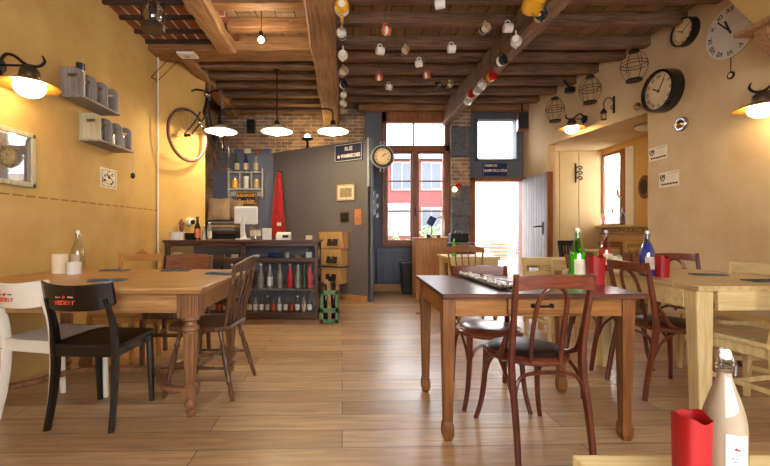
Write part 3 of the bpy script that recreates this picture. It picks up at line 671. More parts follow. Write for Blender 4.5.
# ---------------------------------------------------------------- near the centre table
bentwood('brown bentwood chair, its back to us, at the near side of the central table', (.905, 2.0, 0), math.radians(4))
bentwood('brown bentwood chair facing us behind the central table, its seat shining', (.865, 2.47, 0), math.radians(180 - 5), seat='bent_x', H=.82, hoop=False)
bentwood('brown bentwood chair between the central and cream tables, nearer of the two', (2.09, 2.60, 0), math.radians(-90), H=.865)
bentwood('brown bentwood chair behind the red paper bag, farther of the two between tables', (2.08, 3.13, 0), math.radians(-90))
bentwood('brown bentwood chair against the right wall behind the cream table', (2.90, 3.27, 0), math.radians(172))
# cream chairs
rail_chair('cream_chair', 'cream painted wooden chair at the right edge, seat in front of the cream table', (2.40, 2.28, 0), math.radians(12), 'cream_wood', style='rails', legm='cream_wood_z')
rail_chair('cream_chair', 'cream wooden chair at the far right end of the cream table', (2.73, 2.83, 0), math.radians(90), 'cream_wood', style='rails', H=.84, legm='cream_wood_z')
rail_chair('cream_chair', 'small cream wooden chair behind the central table near the open door', (1.95, 3.78, 0), math.radians(186), 'cream_wood', style='rails', H=.80, w=.15, legm='cream_wood_z')
windsor('brown windsor chair facing us in front of the small table by the door', (1.37, 4.45, 0), math.radians(180), 'wind2', H=.905, n=6, W_=.235)
rail_chair('slat_back_chair', 'black slat-back chair standing by the cream panelled wall', (2.86, 4.80, 0), math.radians(-168), 'black', style='slats', H=.96, w=.13)
rail_chair('dining_chair', 'brown wooden chair with rounded top rail in the alcove', (3.72, 5.32, 0), math.radians(180), 'walnut', style='rails', H=.93, w=.155)
bentwood('pale bentwood chair beside the alcove table, right of the brown one', (4.11, 5.30, 0), math.radians(180), red=('cream_wood_z', 'cream_wood'), H=.9)
# left group
cafe_chair('white cafe chair with orange lettering on its backrest, at the left edge', (-1.79, 2.33, 0), math.radians(-12), 'whitelac', 'whitelac', 'ink')
cafe_chair('black cafe chair with orange lettering on its backrest, beside the white one', (-1.445, 2.25, 0), math.radians(-3), 'black_shiny', 'black', 'letter_w')
rail_chair('carved_chair', 'light brown chair with a carved crest rail behind the left table', (-1.83, 3.08, 0), math.radians(180), 'carved', style='carved', H=.895, w=.175)
rail_chair('panel_back_chair', 'brown chair with a broad rounded back panel behind the left table', (-1.48, 3.22, 0), math.radians(180), 'walnut', seatmat='wind', style='panel', H=.865, w=.205, legm='wind')
windsor('dark turned windsor chair at the right end of the left table', (-.98, 2.65, 0), math.radians(86), 'wind', H=.895, n=6)
# ================================================================== TABLES
def square_leg(x, y, h, w0, w1, foot=True):
    m = MB(); z0 = .0
    if foot:
        m.frus((x, y, 0), (w1 * .8, w1 * .8), (x, y, .03), (w1 * 1.25, w1 * 1.25)); m.frus((x, y, .03), (w1 * 1.25, w1 * 1.25), (x, y, .075), (w1 * 1.25, w1 * 1.25)); m.frus((x, y, .075), (w1 * 1.25, w1 * 1.25), (x, y, .10), (w1 * .95, w1 * .95)); z0 = .1
    m.frus((x, y, z0), (w1, w1), (x, y, h), (w0, w0)); return m
t = thing('dining_table', 'honey brown central table with a dark top and a drawer', 'table', (.935, 2.265, 0))
MB().bx(-.50, .50, -.40, .40, .735, .76).build('tabletop', 'tab_top', t, bevel=.004)
for sx in (-1, 1):
    for sy in (-1, 1): square_leg(sx * .452, sy * .30 + (.03 if sy < 0 else -.02) * 0, .735, .034, .023).build('leg', 'tab_c', t, bevel=.005)
m = MB(); m.bx(-.42, -.16, -.325, -.30, .635, .735); m.bx(.24, .42, -.325, -.30, .635, .735); m.bx(-.16, .24, -.325, -.30, .635, .645); m.bx(-.42, .42, .30, .325, .635, .735); m.bx(-.475, -.45, -.27, .27, .635, .735); m.bx(.45, .475, -.27, .27, .635, .735)
m.build('apron', 'tab_c_x', t, bevel=.003)
dw = MB().bx(-.155, .235, -.330, -.305, .648, .733).build('drawer', 'tab_c_x', t, bevel=.004)
m = MB(); m.tube([(-.03, -.332, .69), (-.03, -.352, .69), (.06, -.352, .69), (.06, -.332, .69)], .006, 8, 2); m.ball((-.032, -.335, .69), .012); m.ball((.062, -.335, .69), .012); m.build('drawer_handle', 'iron', dw, True)
# cream table right
t = thing('dining_table', 'large cream wooden table with thick legs at the right', 'table', (2.345, 2.63, 0))
m = MB()
for k in range(6): m.bx(-.425, .425, -.49 + k * .1633, -.49 + (k + 1) * .1633 - .003, .73, .76)
m.build('tabletop', 'cream_top', t, bevel=.003)
for sx in (-1, 1):
    for sy in (-1, 1): MB().frus((sx * .355, sy * .425, 0), (.036, .036), (sx * .365, sy * .425, .73), (.05, .042)).build('leg', 'cream_wood_z', t, bevel=.008)
m = MB(); m.bx(-.30, .30, -.475, -.45, .62, .73); m.bx(-.30, .30, .45, .475, .62, .73); m.bx(-.415, -.39, -.38, .38, .62, .73); m.bx(.39, .415, -.38, .38, .62, .73); m.build('apron', 'cream_wood', t, bevel=.003)
# left table, fluted turned legs and curved stretcher
t = thing('dining_table', 'large light brown table with fluted turned legs at the left', 'table', (-1.56, 2.58, 0))
m = MB(); m.bx(-.74, .745, -.50, .50, .735, .762); m.build('tabletop', 'tab_l', t, bevel=.008)
MB().bx(-.725, .73, -.475, .505, .722, .735).build('moulding', 'tab_l', t, bevel=.004)
m = MB(); m.bx(-.58, .56, -.395, -.37, .60, .722); m.bx(-.58, .56, .37, .395, .60, .722); m.bx(-.68, -.655, -.3, .3, .60, .722); m.bx(.645, .67, -.3, .3, .60, .722); m.build('apron', 'tab_l', t, bevel=.003)
LEGP = [(.0, .012), (.03, .018), (.035, .026), (.06, .034), (.085, .022), (.10, .034), (.11, .036)]
for sx in (-1, 1):
    for sy in (-1, 1):
        x, y = sx * .625, sy * .36; m = MB()
        m.bx(x - .055, x + .055, y - .055, y + .055, .575, .722)
        for s2 in (-1, 1):
            for k in range(5): q = -.04 + k * .02; m.bx(x + q - .006, x + q + .006, y + s2 * .055 - .006, y + s2 * .055 + .006, .58, .71); m.bx(x + s2 * .055 - .006, x + s2 * .055 + .006, y + q - .006, y + q + .006, .58, .71)
        m.lathe([(0, .575), (.045, .575), (.05, .56), (.03, .545), (.034, .53), (.048, .515), (.05, .50), (.034, .49), (.036, .48)], (x, y, 0), 20)
        n = 24
        def flute(k, r): return r * (1 if k % 2 else .86)
        rr = []
        for z, r_ in ((.48, .042), (.40, .041), (.30, .036), (.19, .028)): rr.append([m.bm.verts.new((x + flute(k, r_) * math.cos(2 * PI * k / n), y + flute(k, r_) * math.sin(2 * PI * k / n), z)) for k in range(n)])
        for a_, b_ in zip(rr, rr[1:]):
            for k in range(n): m.bm.faces.new((a_[k], a_[(k + 1) % n], b_[(k + 1) % n], b_[k]))
        m.lathe([(.028, .19), (.036, .18), (.036, .17)], (x, y, 0), 20); m.bx(x - .04, x + .04, y - .04, y + .04, .115, .175)
        m.lathe([(.03, .115), (.02, .1), (.034, .08), (.036, .065), (.026, .05), (.016, .04), (.028, .03), (.022, 0), (0, 0)], (x, y, 0), 20)
        m.build('leg', 'tab_l_leg', t, bevel=0)
m = MB()
for sx in (-1, 1):
    for sy in (-1, 1): m.tube([(sx * .60, sy * .335, .145), (sx * .50, sy * .33, .145), (sx * .40, sy * .24, .145), (sx * .32, sy * .1, .145), (sx * .2, 0, .145)], .024, 8, 4, flat=(1.3, .8))
m.bx(-.22, .22, -.03, .03, .13, .16); m.build('stretcher', 'tab_l_leg', t)
# foreground table corner
t = thing('dining_table', 'corner of a cream table at the bottom right edge', 'table', (.66, .335, 0))
MB().bx(-.325, .50, -.30, .255, .695, .72).build('tabletop', 'cream_wood', t, bevel=.004)
for sx, sy in ((-.28, -.25), (-.28, .2), (.45, -.25), (.45, .2)): MB().frus((sx, sy, 0), (.022, .022), (sx, sy, .695), (.03, .03)).build('leg', 'cream_wood_z', t)
MB().bx(-.27, .44, .185, .205, .61, .695).bx(-.27, .44, -.26, -.24, .61, .695).build('apron', 'cream_wood', t)
# tables at the back
def simple_table(label, x0, x1, y0, y1, z, mat='cream_wood'):
    cx_, cy_ = (x0 + x1) / 2, (y0 + y1) / 2; a_, b_ = (x1 - x0) / 2, (y1 - y0) / 2
    t = thing('small_table', label, 'table', (cx_, cy_, 0)); MB().bx(-a_, a_, -b_, b_, z - .03, z).build('tabletop', mat, t, bevel=.003)
    for sx in (-1, 1):
        for sy in (-1, 1): MB().frus((sx * (a_ - .05), sy * (b_ - .05), 0), (.022, .022), (sx * (a_ - .05), sy * (b_ - .05), z - .03), (.028, .028)).build('leg', mat + '_z' if mat + '_z' in M else mat, t)
    m = MB(); m.bx(-a_ + .06, a_ - .06, -b_ + .03, -b_ + .05, z - .12, z - .03); m.bx(-a_ + .06, a_ - .06, b_ - .05, b_ - .03, z - .12, z - .03); m.build('apron', mat, t)
    return t
simple_table('cream table behind the brown windsor chair, near the door', 1.18, 1.84, 4.80, 5.40, .75)
simple_table('cream table behind the small cream chair, before the open door leaf', 2.0, 2.62, 4.15, 4.62, .76)
simple_table('cream table standing inside the alcove under the window', 3.62, 4.26, 5.75, 6.35, .78)
# ================================================================== BAR COUNTER
CY, CZ = 4.66, .962
cl, cr_ = XA(165, CY), XA(318, CY)
ct = thing('display_counter', 'long dark wooden bar counter with glass front full of bottles', 'counter', (0, 0, 0))
m = MB(); m.prism([(cl - .02, CY - .03), (cr_ + .02, CY - .03), (cr_ + .02, CY + .5), (-2.10, CY + .5)], 'Z', CZ - .028, CZ); m.build('countertop', 'counter', ct, bevel=.005)
m = MB(); m.bx(cl, cr_, CY, CY + .03, CZ - .075, CZ - .028); m.bx(cl, cr_, CY, CY + .03, .695, .745); m.bx(cl, cr_, CY, CY + .03, .02, .082)
for x0, x1 in ((cl, cl + .05), (cr_ - .04, cr_)): m.bx(x0, x1, CY - .005, CY + .035, 0, CZ - .028)
xm = XA(243, CY); m.bx(xm - .03, xm + .03, CY, CY + .03, .70, CZ - .03); m.bx(cr_ - .04, cr_, CY + .44, CY + .48, 0, CZ - .028)
m.build('frame', 'counter', ct, bevel=.004)
MB().bx(-2.12, cr_ - .02, CY + .46, CY + .475, .05, CZ - .03).build('back_panel', 'slate', ct)
MB().bx(cr_ - .012, cr_ - .006, CY + .03, CY + .44, .13, CZ - .03).build('side_glass', 'glass', ct)
for z in (.08, .36, .72): MB().prism([(cl + .03, CY + .03), (cr_ - .01, CY + .03), (cr_ - .01, CY + .46), (-2.10, CY + .46)], 'Z', z - .012, z).build('shelf', 'counter' if z != .36 else 'greywood', ct)
MB().bx(cl + .04, xm - .03, CY + .01, CY + .014, .745, CZ - .075).build('glass_pane', 'glass', ct)
MB().bx(xm + .03, cr_ - .04, CY + .01, CY + .014, .745, CZ - .075).build('glass_pane', 'glass', ct)
MB().bx(cl + .04, cr_ - .04, CY + .01, CY + .014, .082, .695).build('glass_pane', 'glass', ct)
def small_bottle(label, loc, mat, lab, group, h=.19, r=.026, cap='dark_c'):
    t = thing('bottle', label, 'bottle', loc, 0, group)
    MB().lathe([(0, 0), (r, 0), (r, h * .5), (r * .85, h * .6), (r * .42, h * .74), (r * .4, h * .95), (0, h * .95)], seg=14).build('glass_body', mat, t, True)
    MB().lathe([(0, h * .94), (r * .5, h * .94), (r * .5, h), (0, h)], seg=10).build('cap', cap, t, True)
    if lab: MB().lathe([(r + .001, h * .1), (r + .0015, h * .1), (r + .0015, h * .48), (r + .001, h * .48)], seg=14).build('label', lab, t, True)
    return t
labs = ['whitepl', 'paper', 'red_c', 'whitepl', 'whitepl', 'red_c', 'whitepl', 'papery', 'whitepl']
for i in range(18):
    x = XA(207.5 + i * 6, 4.76)
    small_bottle('small soda bottle, %s from the left in the bottom row of the counter' % ORD[i], (x, 4.76, .08), 'brownglass' if i % 4 else 'palebottle', labs[i % 9] if i % 3 else 'whitepl', 'small soda bottles in the bottom row', .19, .027, 'whitepl' if i % 5 == 0 else 'dark_c')
um = ['brownglass', 'palebottle', 'brownglass', 'palebottle', 'brownglass', 'palebottle', 'palebottle', 'dkblueglass', 'palebottle', 'reddrink', 'palebottle', 'palebottle', 'dkgreenglass', 'palebottle', 'pinkdrink']
un = ['brown', 'clear', 'brown', 'clear', 'brown', 'clear', 'clear', 'dark blue', 'clear', 'bright red', 'clear', 'clear', 'green', 'clear', 'pink']
upx = [187, 203, 213, 222, 231, 245, 256, 263, 272, 281, 291, 299, 304, 309.5]
upx = [176, 188, 200, 212, 222, 232, 242, 251, 270, 290, 280, 298, 304, 261, 310]
for i, px_ in enumerate(upx):
    mt = um[i]; x = XA(px_, 4.82)
    lb = {9: 'bright red bottle in the upper row behind the counter glass', 12: 'pale green bottle near the right end of the counter glass', 14: 'pink bottle in the upper row of the counter display', 7: 'dark blue bottle in the upper row of the counter display'}.get(i, '%s glass bottle, %s in the upper row of the counter from the left' % (un[i], ORD[sorted(upx).index(px_)]))
    small_bottle(lb, (x, 4.82, .36), mt, 'whitepl' if i in (5, 8, 3) else None, 'tall bottles in the upper row', .30, .036, 'whitepl' if i in (5, 6, 9, 13) else 'steel')
items = [(178, .09, .055, 'paper', 'box', 'white paper box at the left end of the counter display'), (196, .05, .05, 'ceramic_tan', 'bowl', 'tan bowl in the top display of the counter'), (209, .05, .055, 'ceramic', 'bowl', 'white bowl in the top display of the counter'),
         (222, .07, .05, 'steel', 'box', 'grey metal tin in the top display of the counter'), (235, .06, .04, 'paper', 'box', 'small cream box left of the counter mullion'), (256, .055, .05, 'ceramic', 'bowl', 'white bowl right of the counter mullion'), (274, .08, .07, 'dkblueglass', 'box', 'blue packet in the middle of the right top display'),
         (287, .09, .035, 'palebottle', 'jar', 'clear jar in the right top display'), (298, .05, .055, 'wicker', 'bowl', 'straw coloured bowl in the right top display'), (309, .09, .035, 'whitepl', 'box', 'white packet at the right end of the top display')]
for px_, h, r, mt, kind, lb in items:
    x = XA(px_, 4.80)
    if kind == 'box': tag(MB().bx(-r, r, -.03, .03, 0, h).build('packet', mt, None, bevel=.004, loc=(x, 4.8, .72)), lb, 'packet')
    elif kind == 'bowl': tag(MB().lathe([(0, 0), (r * .5, 0), (r, h), (r * .93, h), (r * .45, .008), (0, .008)], seg=20).build('bowl', mt, None, True, loc=(x, 4.8, .72)), lb, 'bowl')
    else: tag(MB().lathe([(0, 0), (r, 0), (r, h * .8), (r * .8, h), (0, h)], seg=16).build('jar', mt, None, True, loc=(x, 4.8, .72)), lb, 'jar')
# on the counter
T = CZ
def on(px, D=4.85): return (XA(px, D), D, T)
tag(MB().lathe([(0, 0), (.075, 0), (.09, .10), (.085, .10), (.07, .01), (0, .01)], seg=24).build('plastic_tub', 'whitepl', None, True, loc=on(177, 4.72)), 'round white tub at the left end of the bar counter', 'tub')
tag(MB().lathe([(0, 0), (.05, 0), (.075, .085), (.07, .085), (.045, .01), (0, .01)], seg=24).build('black_bowl', 'black', None, True, loc=on(190, 4.80)), 'black bowl on the bar counter beside the white tub', 'bowl')
t = thing('pepper_mill', 'turned brown pepper mill standing behind the white tub on the counter', 'pepper mill', on(181.5, 4.90)); MB().lathe([(0, 0), (.032, 0), (.033, .03), (.02, .07), (.018, .11), (.028, .14), (.03, .16), (.018, .175), (0, .175)], seg=16).build('body', 'walnut', t, True); MB().lathe([(0, .175), (.028, .18), (.034, .21), (.026, .235), (.012, .245), (.014, .26), (0, .27)], seg=16).build('head', 'walnut', t, True)
small_bottle('dark wine bottle with an orange label on the bar counter', on(197.5, 4.8), 'brownglass', 'orange_c', None, .29, .037)
small_bottle('short clear oil bottle beside the dark wine bottle', on(204), 'palebottle', None, None, .19, .026, 'whitepl')
small_bottle('taller pale bottle on the counter, right of the short oil bottle', on(209.5), 'palebottle', 'paper', None, .22, .028, 'whitepl')
t = thing('payment_screen', 'white till screen on a curved white stand on the counter', 'screen', (XA(246, 5.0), 5.0, T))
MB().bx(-.155, .155, -.02, .02, .20, .43).build('screen_back', 'whitepl', t, bevel=.02)
m = MB(); m.tube([(-.03, .0, .01), (-.035, -.03, .12), (-.03, -.035, .22), (.0, -.03, .28)], [.045, .034, .032, .03], 10, 4, flat=(1, .5)); m.build('stand', 'whitepl', t, True); MB().bx(-.11, .08, -.09, .07, 0, .015).build('base', 'whitepl', t, bevel=.006)
t = thing('glass_jar', 'large glass jar with a paper label on the counter', 'jar', on(255.5, 4.85)); MB().lathe([(0, 0), (.062, 0), (.066, .02), (.066, .15), (.045, .175), (.045, .2), (.04, .2), (.04, .18), (.06, .15), (.058, .01), (0, .01)], seg=20).build('glass_body', 'bottleglass', t, True)
MB().lathe([(0, .01), (.055, .01), (.055, .14), (0, .14)], seg=16).build('contents', 'palebottle', t, True); MB().lathe([(.067, .05), (.068, .05), (.068, .12), (.067, .12)], seg=20).build('label', 'paper', t, True)
tag(MB().bx(-.055, .055, -.02, .02, 0, .145).build('card_holder', 'whitepl', None, bevel=.006, loc=on(267, 4.85)), 'white upright menu card holder beside the glass jar', 'card holder')
t = thing('card_terminal', 'white and grey payment terminal on the counter', 'payment terminal', on(283.5, 4.85)); MB().prism([(-.05, 0), (.06, 0), (.06, .1), (-.02, .075)], 'X', -.09, .09).build('body', 'whitepl', t, bevel=.008); MB().bx(-.005, .07, -.05, -.04, .025, .06, Matrix.Rotation(math.radians(-20), 3, 'X')).build('display', 'dark_c', t)
tag(MB().bx(-.04, .04, -.02, .02, 0, .055).build('card_stack', 'paper', None, bevel=.004, loc=on(309, 4.85)), 'small stack of cards at the right end of the counter', 'cards')
# ---------------------------------------------------------------- behind the bar
BZ = 1.07
t = thing('low_cabinet', 'dark low cabinet carrying cushions behind the bar counter', 'cabinet', (-2.16, 6.4, 0)); MB().bx(-.28, .30, -.25, .40, BZ - .04, BZ).build('top', 'counter', t); MB().bx(-.26, .28, -.22, .38, 0, BZ - .04).build('body', 'black', t)
for i in range(3): tag(MB().bx(-.24, .22, -.16, .16, 0, .052).build('folded_blanket', ['grey_cloth', 'beige_cloth', 'grey_cloth'][i], None, bevel=.022, loc=(-2.13 + .01 * i, 6.36, BZ + i * .055)), ['grey folded blanket at the bottom of the stack behind the bar', 'middle folded blanket of the stack behind the bar', 'top grey folded blanket beneath the beige cushion'][i], 'blanket', 'folded blankets behind the bar')
def cushion(label, loc, s, rot, mat):
    m = MB(); N = 8; g = {}
    for sd in (1, -1):
        for i in range(N + 1):
            for j in range(N + 1):
                u, v = -1 + 2 * i / N, -1 + 2 * j / N
                if sd == -1 and (i in (0, N) or j in (0, N)): g[sd, i, j] = g[1, i, j]; continue
                th = .3 * (1 - u ** 4) * (1 - v ** 4); k = 1 - .08 * (1 - abs(u * v))
                g[sd, i, j] = m.bm.verts.new((u * s * k, sd * th * s, v * s * k))
        for i in range(N):
            for j in range(N): m.bm.faces.new((g[sd, i, j], g[sd, i + 1, j], g[sd, i + 1, j + 1], g[sd, i, j + 1]))
    return tag(m.build('cushion', mat, None, True, loc=loc, rot=rot), label, 'cushion', 'cushions behind the bar')
cushion('beige square cushion at the left on the blanket stack', (-2.22, 6.38, BZ + .37), .19, (math.radians(-8), 0, 0), 'beige_cloth')
cushion('beige cushion tilted at the right behind the front one', (-2.02, 6.55, BZ + .36), .19, (0, math.radians(12), math.radians(-30)), 'beige_cloth')
# blue wall shelf
t = thing('wall_shelf', 'grey painted wall shelf with three compartments on the blue wall', 'shelf', (0, 0, 0))
sx0, sx1 = XA(228, 6.78), XA(263.5, 6.78)
m = MB(); m.bx(sx0, sx1, 6.76, 6.88, 2.10, 2.125); m.bx(sx0, sx1, 6.76, 6.88, 1.80, 1.83)
for x in (sx0, sx1 - .03): m.bx(x, x + .03, 6.755, 6.88, 1.66, 2.18)
for k in (1, 2): xx = sx0 + (sx1 - sx0) * k / 3; m.bx(xx - .012, xx + .012, 6.76, 6.88, 1.83, 2.10)
m.bx(sx0, sx1, 6.865, 6.88, 1.70, 1.80); m.build('frame', 'shelf_paint', t, bevel=.004)
for px_, mt, lb in ((237, 'dkgreenglass', 'green'), (246, 'dkblueglass', 'blue'), (256, 'palebottle', 'clear')): small_bottle('%s glass bottle on top of the wall shelf' % lb, (XA(px_, 6.81), 6.81, 2.125), mt, 'papery', 'bottles on the wall shelf', .31, .045, 'dark_c')
for px_, mt, lb, h, r in ((235, 'yellow_c', 'yellow patterned tin in the left compartment of the wall shelf', .17, .06), (246.3, 'ceramic', 'white tall canister in the middle compartment of the wall shelf', .21, .045), (256.5, 'ceramic_tan', 'tan lidded jar in the right compartment of the wall shelf', .16, .055)):
    q = thing('canister', lb, 'jar', (XA(px_, 6.81), 6.81, 1.83), 0, 'canisters in the wall shelf'); MB().lathe([(0, 0), (r, 0), (r, h * .85), (0, h * .85)], seg=18).build('body', mt, q, True); MB().lathe([(0, h * .85), (r * 1.05, h * .85), (r * 1.05, h), (0, h)], seg=18).build('lid', 'brass' if mt != 'ceramic' else 'whitepl', q, True)
def plate_sign(label, c, w, h, rz, mat, lines, border=None, name='wall_sign', cat='sign'):
    t = thing(name, label, cat, c, rz); MB().bx(-w / 2, w / 2, -.008, .0, -h / 2, h / 2).build('plate', mat, t, bevel=.003)
    if border:
        b = .012; m = MB(); e = w / 2 - .012; f = h / 2 - .012
        m.bx(-e, e, -.010, -.007, f - b / 2, f); m.bx(-e, e, -.010, -.007, -f, -f + b / 2); m.bx(-e, -e + b / 2, -.010, -.007, -f, f); m.bx(e - b / 2, e, -.010, -.007, -f, f); m.build('border', border, t)
    for (s, sz_, x, z, mt, wd) in lines: text(s, sz_, mt, t, (x, -.010, z), bold=.002, width=wd)
    return t
plate_sign('black enamel sign with yellow lettering below the wall shelf', (XA(246.5, 6.74), 6.745, ZA(199, 6.74)), .37, .25, 0, 'black', [('BLEU-SACHET', .07, 0, .062, 'letter_y', .33), ('Reckitt.', .12, .01, -.045, 'letter_y', .30)], 'letter_y')
for px_, mt, w_, lb in ((231, 'greywood', .07, 'grey card'), (239, 'bluedrink', .10, 'pale blue card'), (248, 'ceramic', .11, 'white dish'), (258, 'walnut', .09, 'brown box'), (267, 'bluedrink', .11, 'pale blue box'), (274, 'ceramic_tan', .05, 'tan pot')):
    tag(MB().bx(-w_ / 2, w_ / 2, -.03, .03, 0, .085).build('ledge_item', mt, None, bevel=.006, loc=(XA(px_, 6.93), 6.93, 2.47)), '%s standing on top of the blue wall ledge' % lb, lb.split()[-1])
# ---------------------------------------------------------------- partition
RZP = math.atan2(5.83 - 6.86, .225 + 1.42)
def PS(px, py, off=.012):
    k = (px - HX) / F; u = (.225 - k * 5.83) / (1.645 + k * 1.03); Y = 5.83 + 1.03 * u; X = .225 - 1.645 * u
    n = Vector((math.sin(RZP), -math.cos(RZP), 0)); return Vector((X, Y, ZA(py, Y))) + n * off
plate_sign('dark blue enamel street sign high on the grey partition', PS(348.7, 152.5), .52, .28, RZP, 'navy', [('RUE', .085, .01, .055, 'letter_w', .14), ('de WAMBRECHIES', .075, 0.01, -.055, 'letter_w', .42)], 'letter_w', 'street_sign')
t = thing('picture_frame', 'small wooden framed sepia picture on the grey partition', 'picture', PS(346.5, 192.5), RZP)
m = MB(); a_, b_ = .165, .125
m.bx(-a_, a_, -.018, 0, b_ - .02, b_); m.bx(-a_, a_, -.018, 0, -b_, -b_ + .02); m.bx(-a_, -a_ + .02, -.018, 0, -b_, b_); m.bx(a_ - .02, a_, -.018, 0, -b_, b_); m.build('frame', 'pine', t); MB().bx(-a_ + .01, a_ - .01, -.008, 0, -b_ + .01, b_ - .01).build('mount', 'paper', t); MB().bx(-.11, .11, -.010, -.004, -.075, .07).build('print', 'sepia', t)
t = thing('light_switch', 'black double light switch on the grey partition', 'switch', PS(344.8, 217), RZP); MB().bx(-.075, .075, -.012, 0, -.075, .075).build('plate', 'black', t, bevel=.004); MB().bx(-.06, -.005, -.018, -.01, -.05, .05).build('rocker', 'black_shiny', t); MB().bx(.005, .06, -.018, -.01, -.05, .05).build('rocker', 'black_shiny', t)
tag(MB().bx(-.065, .065, -.004, 0, -.12, .12).build('poster', 'poster', None, loc=PS(358.5, 217), rot=(0, 0, RZP)), 'small orange poster beside the black switch on the partition', 'poster')
t = thing('red_coat', 'red coat hanging from a hook on the grey partition', 'coat', PS(283.5, 173, .11), RZP)
def fold(r, a): return r * (1 + .14 * math.sin(a * 5 + 1) + .08 * math.sin(a * 9))
m = MB(); prof = [(.02, .0), (.045, -.03), (.07, -.12), (.09, -.3), (.11, -.5), (.13, -.75), (.15, -1.0), (.165, -1.12)]; n = 40; rr = []
for i, (r, z) in enumerate(prof):
    f_ = min(1, i / 4); rr.append([m.bm.verts.new(((r * (1 - f_) + fold(r, 2 * PI * k / n + i * .15) * f_) * math.cos(2 * PI * k / n) - .012 * i * .6, .55 * r * math.sin(2 * PI * k / n), z)) for k in range(n)])
for a_, b_ in zip(rr, rr[1:]):
    for k in range(n): m.bm.faces.new((a_[k], a_[(k + 1) % n], b_[(k + 1) % n], b_[k]))
m.bm.faces.new(rr[0]); m.bm.faces.new(rr[-1][::-1]); m.build('body', 'red_cloth', t, True)
m = MB(); m.tube([(.03, -.02, -.12), (.075, -.05, -.4), (.09, -.06, -.7), (.085, -.055, -.86)], [.03, .045, .04, .045], 12, 4); m.build('sleeve', 'red_cloth', t, True)
MB().bx(.05, .13, -.11, -.09, -.93, -.87).build('pocket_tag', 'whitepl', t, bevel=.004)
m = MB(); m.tube([(0, .09, .02), (0, .03, .02), (0, .0, .0), (0, -.01, .03)], .006, 6, 3); m.build('hook', 'iron', t)
for i, (py, dz) in enumerate(((240, .0), (257, 0), (274, 0))):
    t = thing('wooden_wall_box', ['top wooden drawer box on the partition right of the counter', 'middle wooden drawer box on the partition right of the counter', 'lowest wooden drawer box on the partition right of the counter'][i], 'box', PS(337 - i * .8, py, .0), RZP, 'wooden drawer boxes on the partition')
    h = .13; m = MB(); m.prism([(-.20, h), (0, h), (0, -h), (-.13, -h)], 'X', -.22, .22); m.build('body', 'pine', t, bevel=.006)
    rot = Matrix.Rotation(math.atan2(-.07, .26), 3, 'X')
    MB().bx(-.06, .13, -.175, -.165, -.09, .02, rot, (0, -.165, 0)).build('label_holder', 'black', t); m = MB(); m.ball((.035, -.185, .0), .018, 10); m.build('knob', 'brass', t, True)
    MB().bx(-.235, .235, -.215, .0, -h - .02, -h + .0).build('ledge', 'counter', t) if i else None
# green crate and what it holds
t = thing('bottle_crate', 'green metal framed crate standing on the floor right of the counter', 'crate', (-.275, 4.60, 0))
m = MB(); w_ = .105
m.bx(-w_, -w_ + .035, -.115, -.105, 0, .38); m.bx(w_ - .035, w_, -.115, -.105, 0, .38); m.bx(-w_, w_, -.115, -.105, .33, .38); m.bx(-w_, w_, -.115, -.105, .0, .04); m.bx(-w_, w_, -.115, -.105, .12, .17); m.build('front_frame', 'green_metal', t)
m = MB(); m.bx(-w_, -w_ + .012, -.105, .15, 0, .30); m.bx(w_ - .012, w_, -.105, .15, 0, .30); m.bx(-w_, w_, .14, .15, 0, .36); m.bx(-w_, w_, -.105, .14, 0, .012); m.build('body', 'wind', t)
small_bottle('dark bottle standing in the green crate, at left', (-.325, 4.64, .012), 'brownglass', None, 'bottles in the green crate', .42, .036); small_bottle('dark bottle standing in the green crate, at right', (-.235, 4.68, .012), 'brownglass', None, 'bottles in the green crate', .44, .036)
for i, (x, y, a, b, lb) in enumerate(((-.34, 4.70, .12, -.1, 'leftmost split log sticking up out of the green crate'), (-.275, 4.60, -.1, .05, 'middle split log sticking up out of the green crate'), (-.20, 4.71, .16, .1, 'rightmost split log sticking up out of the green crate'))):
    tag(MB().prism([(-.022, -.02), (.022, -.024), (.012, .022), (-.018, .016)], 'Z', 0, .47 - .03 * i).build('split_log', 'wicker', None, loc=(x, y - .02, .014), rot=(b * .3, a * .25, 0)), lb, 'firewood', 'split logs in the green crate')
# ---------------------------------------------------------------- back wall furniture
t = thing('radiator', 'dark grey ribbed radiator under the window', 'radiator', (0, 0, 0)); r0, r1 = XA(376.5, 6.82), XA(409, 6.82)
m = MB(); n = 15
for k in range(n): x = r0 + (r1 - r0) * (k + .5) / n; m.bx(x - .013, x + .013, 6.79, 6.86, .16, .73)
m.bx(r0, r1, 6.80, 6.85, .18, .22); m.bx(r0, r1, 6.80, 6.85, .67, .71); m.bx(r0, r1, 6.815, 6.83, .18, .70); m.build('panel', 'radiator', t, bevel=.006); MB().bx(r0, r1, 6.78, 6.865, .73, .757).build('top_grille', 'radiator', t, bevel=.004); m = MB(); m.tube([(r1 - .02, 6.8, .2), (r1 + .05, 6.8, .2), (r1 + .05, 6.8, .0)], .01, 6); m.build('pipe', 'radiator', t)
t = thing('waste_bin', 'black waste bin on the floor beside the wooden cabinet', 'bin', (XA(408.5, 6.55), 6.62, 0)); m = MB(); m.frus((0, 0, 0), (.10, .09), (0, 0, .52), (.135, .12)); m.build('body', 'black', t, bevel=.02); MB().bx(-.142, .142, -.127, .127, .51, .545).build('rim', 'black', t, bevel=.008)
t = thing('wooden_cabinet', 'tall narrow oak cabinet standing below the window', 'cabinet', (1.20, 6.08, 0))
a_ = .243; m = MB(); m.bx(-a_, a_, -.22, .22, .945, .972); m.build('top', 'oakcab', t, bevel=.004)
m = MB(); m.bx(-a_ + .01, a_ - .01, -.205, .21, .10, .945); m.build('body', 'oakcab', t); 
for sx in (-1, 1):
    for sy in (-1, 1): MB().frus((sx * (a_ - .03), sy * .185, 0), (.016, .016), (sx * (a_ - .03), sy * .185, .12), (.022, .022)).build('leg', 'oakcab', t)
